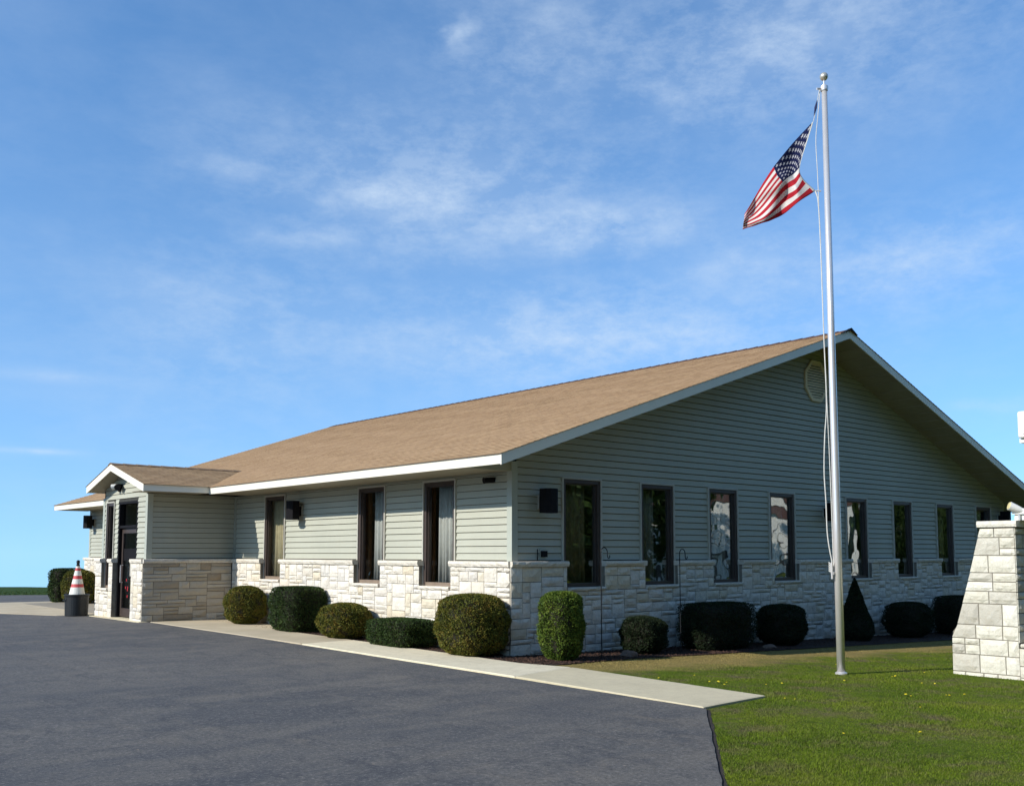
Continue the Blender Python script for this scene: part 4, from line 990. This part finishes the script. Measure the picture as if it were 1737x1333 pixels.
# ------------------------------------------------------------------ shrubs
def shrub(name, x, y, rx, ry, h, shape, mat, label, n=9000, leaf=.024, seed=0, rot=0.0, z0=None, group=None):
    n = int(n*2.2)
    r = np.random.default_rng(seed); base = G(x, y) if z0 is None else z0
    d = r.normal(size=(n, 3)); d /= np.linalg.norm(d, axis=1)[:, None]
    def surf(d):
        if shape == 'cone':
            t = (d[:, 2]+1)/2; t = np.clip(t, 0, 1); t = t**1.1
            rad_ = np.minimum(1.0, (1-t)*1.12+.03)*(1-.25*(np.maximum(0, .12-t)/.12)); a = np.arctan2(d[:, 1], d[:, 0])
            return np.stack([rad_*np.cos(a), rad_*np.sin(a), t*2-1], 1)
        e = {'ball': 2.6, 'box': 7.0, 'dome': 3.2, 'column': 3.6}[shape]
        q = (np.abs(d)**e).sum(1)**(-1/e); p = d*q[:, None]
        return p
    p = surf(d)
    a = np.arctan2(p[:, 1], p[:, 0])
    ph = r.uniform(0, 6, 12)
    P_ = p*3.1
    lump = (np.sin(P_[:, 0]*1.7+ph[0])*np.sin(P_[:, 1]*1.9+ph[1])+np.sin(P_[:, 2]*2.3+ph[2]+P_[:, 0])+.6*np.sin(P_[:, 1]*4.1+ph[3])*np.sin(P_[:, 2]*3.7+ph[4]+P_[:, 0]*3))*.042
    lump += .030*np.sin(p[:, 0]*13+ph[5])*np.sin(p[:, 1]*12+ph[6])*np.sin(p[:, 2]*11+ph[7])
    if shape == 'box': lump *= .6
    def place(p, s):
        z = (p[:, 2]+1)/2
        under = 1-.16*np.clip((.25-z)/.25, 0, 1)
        X = p[:, 0]*rx*s*under; Y = p[:, 1]*ry*s*under; Z = z*h
        ca, sa = math.cos(rot), math.sin(rot)
        return np.stack([X*ca-Y*sa, X*sa+Y*ca, Z], 1)
    s = (1+lump)*(1-r.uniform(0, .10, n)+r.uniform(0, .02, n)); s = np.where(r.uniform(0, 1, n) < .035, s+r.uniform(.01, .075, n), s)
    c = place(p, s)
    nrm = np.stack([d[:, 0]/rx, d[:, 1]/ry, d[:, 2]/h*1.2], 1); nrm /= np.linalg.norm(nrm, axis=1)[:, None]
    t = nrm*r.uniform(.2, 1.0, (n, 1)) + r.normal(size=(n, 3))*.55 + np.array([0, 0, .25]); t /= np.linalg.norm(t, axis=1)[:, None]
    sd_ = np.cross(t, r.normal(size=(n, 3))); sd_ /= np.linalg.norm(sd_, axis=1)[:, None]
    L = leaf*r.uniform(.7, 1.5, (n, 1)); Wd = leaf*.32*r.uniform(.7, 1.3, (n, 1))
    v = np.empty((n, 4, 3)); v[:, 0] = c-t*L*.4; v[:, 1] = c+sd_*Wd; v[:, 2] = c+t*L*.8; v[:, 3] = c-sd_*Wd
    v[:, :, 2] = np.maximum(v[:, :, 2], .0)
    e = tag(empty(name, (x, y, base)), label, 'bush', group)
    me = bpy.data.meshes.new('foliage'); me.vertices.add(n*4); me.vertices.foreach_set('co', v.reshape(-1)); me.loops.add(n*4); me.polygons.add(n)
    me.loops.foreach_set('vertex_index', np.arange(n*4)); me.polygons.foreach_set('loop_start', np.arange(n)*4); me.polygons.foreach_set('loop_total', np.full(n, 4)); me.update(calc_edges=True)
    me.materials.append(M[mat]); o = bpy.data.objects.new('foliage', me); col.objects.link(o); o.parent = e; o['kind'] = 'stuff'
    # inner twiggy mass, a solid core darkened for the shade among the leaves
    nu_, nv_ = 28, 18; g = []
    for j in range(nv_+1):
        for i in range(nu_):
            th = math.pi*j/nv_; a_ = 2*math.pi*i/nu_; g.append((math.sin(th)*math.cos(a_), math.sin(th)*math.sin(a_), math.cos(th)))
    g = np.array(g); pc = place(surf(g), .915*(1+.02*np.sin(g[:, 0]*9+ph[8])*np.sin(g[:, 1]*8+ph[9])*np.sin(g[:, 2]*9))); pc[:, 2] = pc[:, 2]*.975
    F = [(j*nu_+i, j*nu_+(i+1) % nu_, (j+1)*nu_+(i+1) % nu_, (j+1)*nu_+i) for j in range(nv_) for i in range(nu_)]
    mesh('shade_core', pc, F, 'twig_shade', e, smooth=True)
    return e
GF = 'clipped bushes along the sunlit front wall'; GB = 'clipped bushes along the shaded gable wall'; GP_ = 'clipped bushes beyond the porch'
shrub('bush', -.58, 8.22, .42, .44, .84, 'ball', 'leaf_olive', 'rounded olive green bush nearest the porch side wall', 9000, seed=1, group=GF)
shrub('bush', -.56, 5.95, .44, .50, .90, 'box', 'leaf_dark', 'square clipped dark green bush below the front window by the lamp', 11000, seed=2, group=GF)
shrub('bush', -.62, 4.05, .46, .52, .66, 'ball', 'leaf_olive', 'low rounded yellow green bush below the middle front window', 10000, seed=3, group=GF)
shrub('bush', -.60, 2.22, .40, .60, .47, 'box', 'leaf_dark', 'lowest flat topped dark green bush left of the large round one', 9000, seed=4, group=GF)
shrub('bush', -.58, .30, .50, .56, .97, 'dome', 'leaf_olive', 'large round olive bush at the sunlit corner of the building', 15000, seed=5, group=GF)
shrub('bush', .20, -.93, .30, .32, 1.05, 'column', 'leaf_bright', 'upright column shaped bright green bush beside the building corner', 11000, seed=6, group=GB)
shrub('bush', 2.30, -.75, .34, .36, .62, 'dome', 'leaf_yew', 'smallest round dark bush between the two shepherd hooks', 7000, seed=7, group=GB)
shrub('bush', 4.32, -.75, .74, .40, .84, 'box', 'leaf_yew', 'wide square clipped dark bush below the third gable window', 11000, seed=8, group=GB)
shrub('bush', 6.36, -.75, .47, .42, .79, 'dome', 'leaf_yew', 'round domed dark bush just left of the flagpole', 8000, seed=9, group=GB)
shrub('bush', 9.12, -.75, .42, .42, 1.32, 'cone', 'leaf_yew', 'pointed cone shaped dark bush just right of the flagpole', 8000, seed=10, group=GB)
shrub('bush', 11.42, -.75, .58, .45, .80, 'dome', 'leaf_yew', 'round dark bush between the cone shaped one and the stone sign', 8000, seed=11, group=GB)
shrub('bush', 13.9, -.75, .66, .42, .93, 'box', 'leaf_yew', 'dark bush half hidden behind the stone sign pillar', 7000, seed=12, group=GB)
shrub('bush', -.55, 20.55, .50, .42, 1.06, 'box', 'leaf_dark', 'dark green bush at the far end of the front wall', 5000, .035, seed=13, group=GP_)
shrub('bush', -.62, 19.2, .45, .50, 1.02, 'dome', 'leaf_olive', 'olive green bush behind the traffic cone', 5000, .035, seed=14, group=GP_)

# ------------------------------------------------------------------ small things on the ground
def hook(x, y, label, top=1.64, out=1):
    z = G(x, y); e = tag(empty('shepherd_hook', (x, y, z)), label, 'garden hook', 'shepherd hooks in the planting bed'); h = top-z
    pts = [(0, 0, -.1), (0, 0, h*.5), (0, 0, h-.10)] + [(.075-.075*math.cos(a), 0, h-.10+.085*math.sin(a)) for a in np.linspace(.2, math.pi, 9)] + [(.152, 0, h-.15), (.165, 0, h-.185), (.19, 0, h-.19), (.205, 0, h-.165), (.205, 0, h-.14)]
    mb = MB(); mb.tube(pts, .008, 8); mb.build('rod', 'wire', e)
    mb = MB(); mb.tube([(-.06, 0, -.1), (-.06, 0, .12), (.0, 0, .13)], .005, 6); mb.build('ground_prong', 'wire', e)
hook(1.02, -1.0, 'black shepherd hook in front of the first gable window'); hook(2.98, -1.0, 'black shepherd hook beside the second gable window', 1.62)
def rock(x, y, sx, sy, sz, seed, label):
    r = random.Random(seed); V = []; F = []; nu_, nv_ = 14, 9
    ph = [r.uniform(0, 6) for _ in range(6)]
    for j in range(nv_+1):
        for i in range(nu_):
            th = math.pi*j/nv_; a = 2*math.pi*i/nu_; d = Vector((math.sin(th)*math.cos(a), math.sin(th)*math.sin(a), math.cos(th)))
            k = 1+.13*math.sin(d.x*3+ph[0])+.1*math.sin(d.y*4+ph[1])+.08*math.sin(d.z*5+d.x*4+ph[2]); V.append((d.x*sx*k, d.y*sy*k, d.z*sz*k))
    F = [(j*nu_+i, j*nu_+(i+1) % nu_, (j+1)*nu_+(i+1) % nu_, (j+1)*nu_+i) for j in range(nv_) for i in range(nu_)]
    o = mesh('rock', V, F, 'rock'); o.location = (x, y, G(x, y)+sz*.35); tag(o, label, 'rock', 'rocks at the edge of the planting bed')
rock(1.62, -1.02, .19, .10, .08, 1, 'reddish rock in the bed beside the small round bush'); rock(5.45, -1.08, .17, .09, .06, 2, 'flat rock in the bed right of the wide square bush')
rock(13.0, -1.15, .22, .14, .13, 4, 'pale rock in the bed near the stone sign pillar')
# traffic cone on an upturned black tub
cx, cy = -2.545, 13.27; cz = G(cx, cy)+.01
e = tag(empty('tub', (cx, cy, cz)), 'round black plastic tub holding the traffic cone by the porch', 'tub')
mb = MB(); mb.lathe([(.25, 0), (.262, .02), (.275, .46), (.278, .485), (.292, .49), (.292, .525), (.268, .53), (.25, .505), (.20, .46)], 32); mb.build('body', 'blackplastic', e, smooth=False)
for s_ in (-1, 1):
    mb = MB(); mb.tube([(s_*.275, -.06, .42), (s_*.31, -.04, .38), (s_*.31, .04, .38), (s_*.275, .06, .42)], .010, 8); mb.build('handle', 'blackplastic', e)
e = tag(empty('traffic_cone', (cx+.0, cy, cz+.505)), 'white and red banded traffic cone standing in the black tub', 'traffic cone')
mb = MB(); mb.lathe([(.235, -.02), (.235, .012), (.185, .02)], 24); mb.build('base', 'blackplastic', e)
bands = [(0.02, .19, 'cone_white'), (.19, .27, 'cone_red'), (.27, .39, 'cone_white'), (.39, .47, 'cone_red'), (.47, .59, 'cone_white'), (.59, .655, 'cone_red'), (.655, .70, 'cone_white')]
rc = lambda z: .185-.200*z
for a, b, mm in bands:
    mb = MB(); mb.lathe([(rc(a)-.001, a), (rc(a), a+.001), (rc(b), b-.001), (rc(b)-.001, b)], 28); mb.build('band', mm, e, smooth=False)
mb = MB(); mb.lathe([(.040, .70), (.042, .74), (.03, .75), (.042, .79), (.04, .83), (.02, .85)], 20); mb.build('tip', 'blackplastic', e)

# ------------------------------------------------------------------ grass, mulch chips, dandelions
def inpoly(x, y, poly):
    ins = np.zeros(len(x), bool); n = len(poly)
    for i in range(n):
        (x0, y0), (x1, y1) = poly[i], poly[(i+1) % n]
        c_ = ((y0 > y) != (y1 > y)) & (x < (x1-x0)*(y-y0)/((y1-y0) if y1 != y0 else 1e-9)+x0); ins ^= c_
    return ins
EDGE = [(p[0]+.07, p[1]-.07) for p in ASPH[:9]]
ASPH2 = [(-1.90, -5.39)] + [(p[0]+.018, p[1]-.030) for p in ASPH[1:9]] + ASPH[9:]
SW_ = [(-2.0, 10), (-1.9, -5.40), (-.63, -5.27), (-.46, -1.85), (-.3, -1.2), (-.3, 10)]
BED = [(-.3, -1.42), (1.5, -1.33), (4, -1.45), (8, -1.58), (13, -1.78), (18.6, -2.03), (19.5, 0), (19, 21), (-1, 21), (-1, -1.2)]
SIGN = [(SX-.02, -5.12), (SX-.02, -8.6), (SX+.7, -8.6), (SX+.7, -5.12)]
GVec = np.vectorize(G)
def lawnmask(x, y): return ~(inpoly(x, y, ASPH2) | inpoly(x, y, SW_) | inpoly(x, y, BED) | inpoly(x, y, SIGN))
def blades(n, rmin, rmax, a0, a1, hmul, power=1.0):
    u = rng.uniform(0, 1, n); r_ = rmin*(rmax/rmin)**u; a = R(1)*rng.uniform(a0, a1, n)
    x = CAM.x+r_*np.cos(a); y = CAM.y+r_*np.sin(a); k = lawnmask(x, y); x, y, r_ = x[k], y[k], r_[k]; n = len(x)
    clump = .55+.9*np.clip(np.sin(x*2.1+1.3*np.sin(y*1.7))*np.sin(y*2.6+np.sin(x*1.9))*.5+.5, 0, 1)
    dryz = np.exp(-((y+.045*x+2.3)/.7)**2)
    h = rng.uniform(.008, .024, n)*clump*hmul*(1-.45*dryz); w = (.0012+.00017*r_)*rng.uniform(.7, 1.4, n)
    th = rng.uniform(0, 2*math.pi, n); lean = rng.normal(0, .45, (n, 2))*h[:, None]
    z = GVec(x, y)-.003
    v = np.empty((n, 3, 3)); v[:, 0] = np.stack([x-w*np.cos(th), y-w*np.sin(th), z], 1); v[:, 1] = np.stack([x+w*np.cos(th), y+w*np.sin(th), z], 1); v[:, 2] = np.stack([x+lean[:, 0], y+lean[:, 1], z+h], 1)
    return v
v = np.concatenate([blades(950000, 5.0, 30, -8, 45, 1.0), blades(90000, 4.0, 30, -45, -8, 1.2), blades(60000, 36, 56, 60, 100, 2.2)])
n = len(v); me = bpy.data.meshes.new('grass'); me.vertices.add(n*3); me.vertices.foreach_set('co', v.reshape(-1)); me.loops.add(n*3); me.polygons.add(n)
me.loops.foreach_set('vertex_index', np.arange(n*3)); me.polygons.foreach_set('loop_start', np.arange(n)*3); me.polygons.foreach_set('loop_total', np.full(n, 3)); me.update(calc_edges=True); me.materials.append(M['blade'])
gr_ = bpy.data.objects.new('grass', me); col.objects.link(gr_); gr_['kind'] = 'stuff'
# bark chips
nchip = 5200; mbv = []; mbf = []
for i in range(nchip):
    if i < 3600: x = random.uniform(-.75, 6) if random.random() < .7 else random.uniform(6, 18); y = random.uniform(-1.45, -.15)
    else: x = random.uniform(-.78, -.15); y = random.uniform(-1.3, 9.5)
    z = G(x, y)+.014; L_ = random.uniform(.012, .035); a = random.uniform(0, 6.28); t = random.uniform(-.5, .5); dx, dy = math.cos(a)*L_, math.sin(a)*L_; wx, wy = -dy*.3, dx*.3; k = len(mbv)
    mbv += [(x-dx, y-dy, z-t*L_*.4), (x+wx, y+wy, z+.004), (x+dx, y+dy, z+t*L_*.6+.008), (x-wx, y-wy, z+.006), (x, y, z+.016)]
    mbf += [(k, k+1, k+4), (k+1, k+2, k+4), (k+2, k+3, k+4), (k+3, k, k+4)]
tag(mesh('mulch_chips', mbv, mbf, 'chip'), kind='stuff')
# dandelions
dm = MB(); dm.tube([(0, 0, 0), (.004, .002, .05)], .0025, 5, k=0)
dm.lathe([(.006, .048), (.020, .056), (.024, .064), (.012, .070), (.002, .071)], 12, (.004, .002, 0), k=1)
proto = dm.build('dandelion', ['stemgreen', 'dandelion']); cnt = 0
spots = [(1265, 1150), (1268, 1152), (1262, 1148), (1259, 1153), (1176, 1149), (1219, 1158)]
dl = [(-.05, -4.1), (.02, -4.05), (-.1, -4.0), (.05, -4.15), (-.4, -3.4), (-.2, -4.3), (.6, -4.6), (1.6, -4.9), (2.5, -5.7)]
while len(dl) < 34:
    x = random.uniform(-2.6, 4.2); y = random.uniform(-8.6, -2.9)
    if lawnmask(np.array([x]), np.array([y]))[0] and (y < -4 or random.random() < .3):
        dl.append((x, y))
        if random.random() < .35: dl.append((x+random.uniform(-.1, .1), y+random.uniform(-.1, .1)))
for i, (x, y) in enumerate(dl):
    o = proto if i == 0 else proto.copy()
    if i: col.objects.link(o)
    o.location = (x, y, G(x, y)-.01); s_ = random.uniform(.45, .8); o.scale = (s_, s_, s_*.9); o.rotation_euler = (random.uniform(-.3, .3), random.uniform(-.3, .3), random.uniform(0, 6))
    tag(o, 'small yellow dandelion in flower among the grass of the front lawn', 'dandelion', 'dandelions in the lawn')

# ------------------------------------------------------------------ across the street, seen only mirrored in the glass; tree rows also added to cut sky light
def neighbour(x, y, rot, L, Wd, H_, rise, wall_m, label, bands=0):
    e = tag(empty('neighbour_building', (x, y, G(x, y)-.5)), label, 'building'); e.rotation_euler = (0, 0, rot)
    mb = MB(); mb.box((0, 0, 0), (L, Wd, H_)); mb.build('wall', wall_m, e)
    mb = MB(); mb.add([(-.4, -.4, H_), (L+.4, -.4, H_), (L+.4, Wd+.4, H_), (-.4, Wd+.4, H_), (-.4, Wd/2, H_+rise), (L+.4, Wd/2, H_+rise)], [(0, 1, 5, 4), (2, 3, 4, 5), (1, 2, 5), (3, 0, 4), (0, 3, 2, 1)]); mb.build('roof', 'ridge', e)
    mb = MB(); mb.box((-.1, Wd+.003, 2.3), (L+.1, Wd+.12, 2.55)); mb.build('beam', 'frame_dark', e); mb = MB(); mb.box((-.1, Wd+.003, 4.6), (L+.1, Wd+.10, 4.72)); mb.build('beam', 'frame_dark', e)
    for k in range(bands):
        mb = MB(); x0 = 2+k*4.5; mb.box((x0, Wd+.002, 1.0), (x0+1.4, Wd+.05, 2.6)); mb.build('window', 'frame_dark', e)
    return e
M['nb_white'] = simple('neighbour_white', (.80, .80, .78), .7); M['nb_tan'] = simple('neighbour_tan', (.45, .36, .22), .8)
neighbour(52.0, -45.5, R(33), 16, 9, 7.0, 2.4, 'nb_white', 'white building across the street mirrored in the gable windows', 2)
neighbour(38.0, -45, R(28), 9, 9, 5.6, 2.0, 'nb_tan', 'tan building across the street mirrored in the second gable window', 1)
def thicket(name, x0, y0, x1, y1, n, hmin, hmax, mat, label, seed):
    r = np.random.default_rng(seed); v = []
    for i in range(n):
        t = (i+r.uniform(-.3, .3))/n; cx_, cy_ = x0+(x1-x0)*t, y0+(y1-y0)*t; H_ = r.uniform(hmin, hmax); m_ = 6000
        d = r.normal(size=(m_, 3)); d /= np.linalg.norm(d, axis=1)[:, None]; c = d*r.uniform(.6, 1.05, (m_, 1))*np.array([H_*.36, H_*.36, H_*.42])+np.array([cx_, cy_, H_*.42+G(cx_, cy_)])
        s = r.normal(size=(m_, 3))*.30; t2 = r.normal(size=(m_, 3))*.30; q = np.empty((m_, 3, 3)); q[:, 0] = c-s; q[:, 1] = c+s; q[:, 2] = c+t2; v.append(q)
    v = np.concatenate(v); k = len(v); me = bpy.data.meshes.new(name); me.from_pydata(v.reshape(-1, 3).tolist(), [], [(3*i, 3*i+1, 3*i+2) for i in range(k)]); me.materials.append(M[mat])
    o = bpy.data.objects.new(name, me); col.objects.link(o); tag(o, kind='stuff'); return o
thicket('unseen_tree_row', -26, -29, 36, -29, 14, 16, 20, 'leaf_dark', '', 1)  # close, tall unseen row added to block sky light from the gable wall
thicket('unseen_tree_row', 33, -47, 60, -52, 5, 13, 17, 'leaf_dark', '', 4)
thicket('unseen_tree_row', 64, -36, 120, -34, 11, 13, 18, 'leaf_dark', '', 3)  # unseen row carrying the sky-light screen on past the white building
thicket('unseen_tree_row', -75, 8, -38, 150, 30, 13, 17, 'leaf_dark', '', 2)
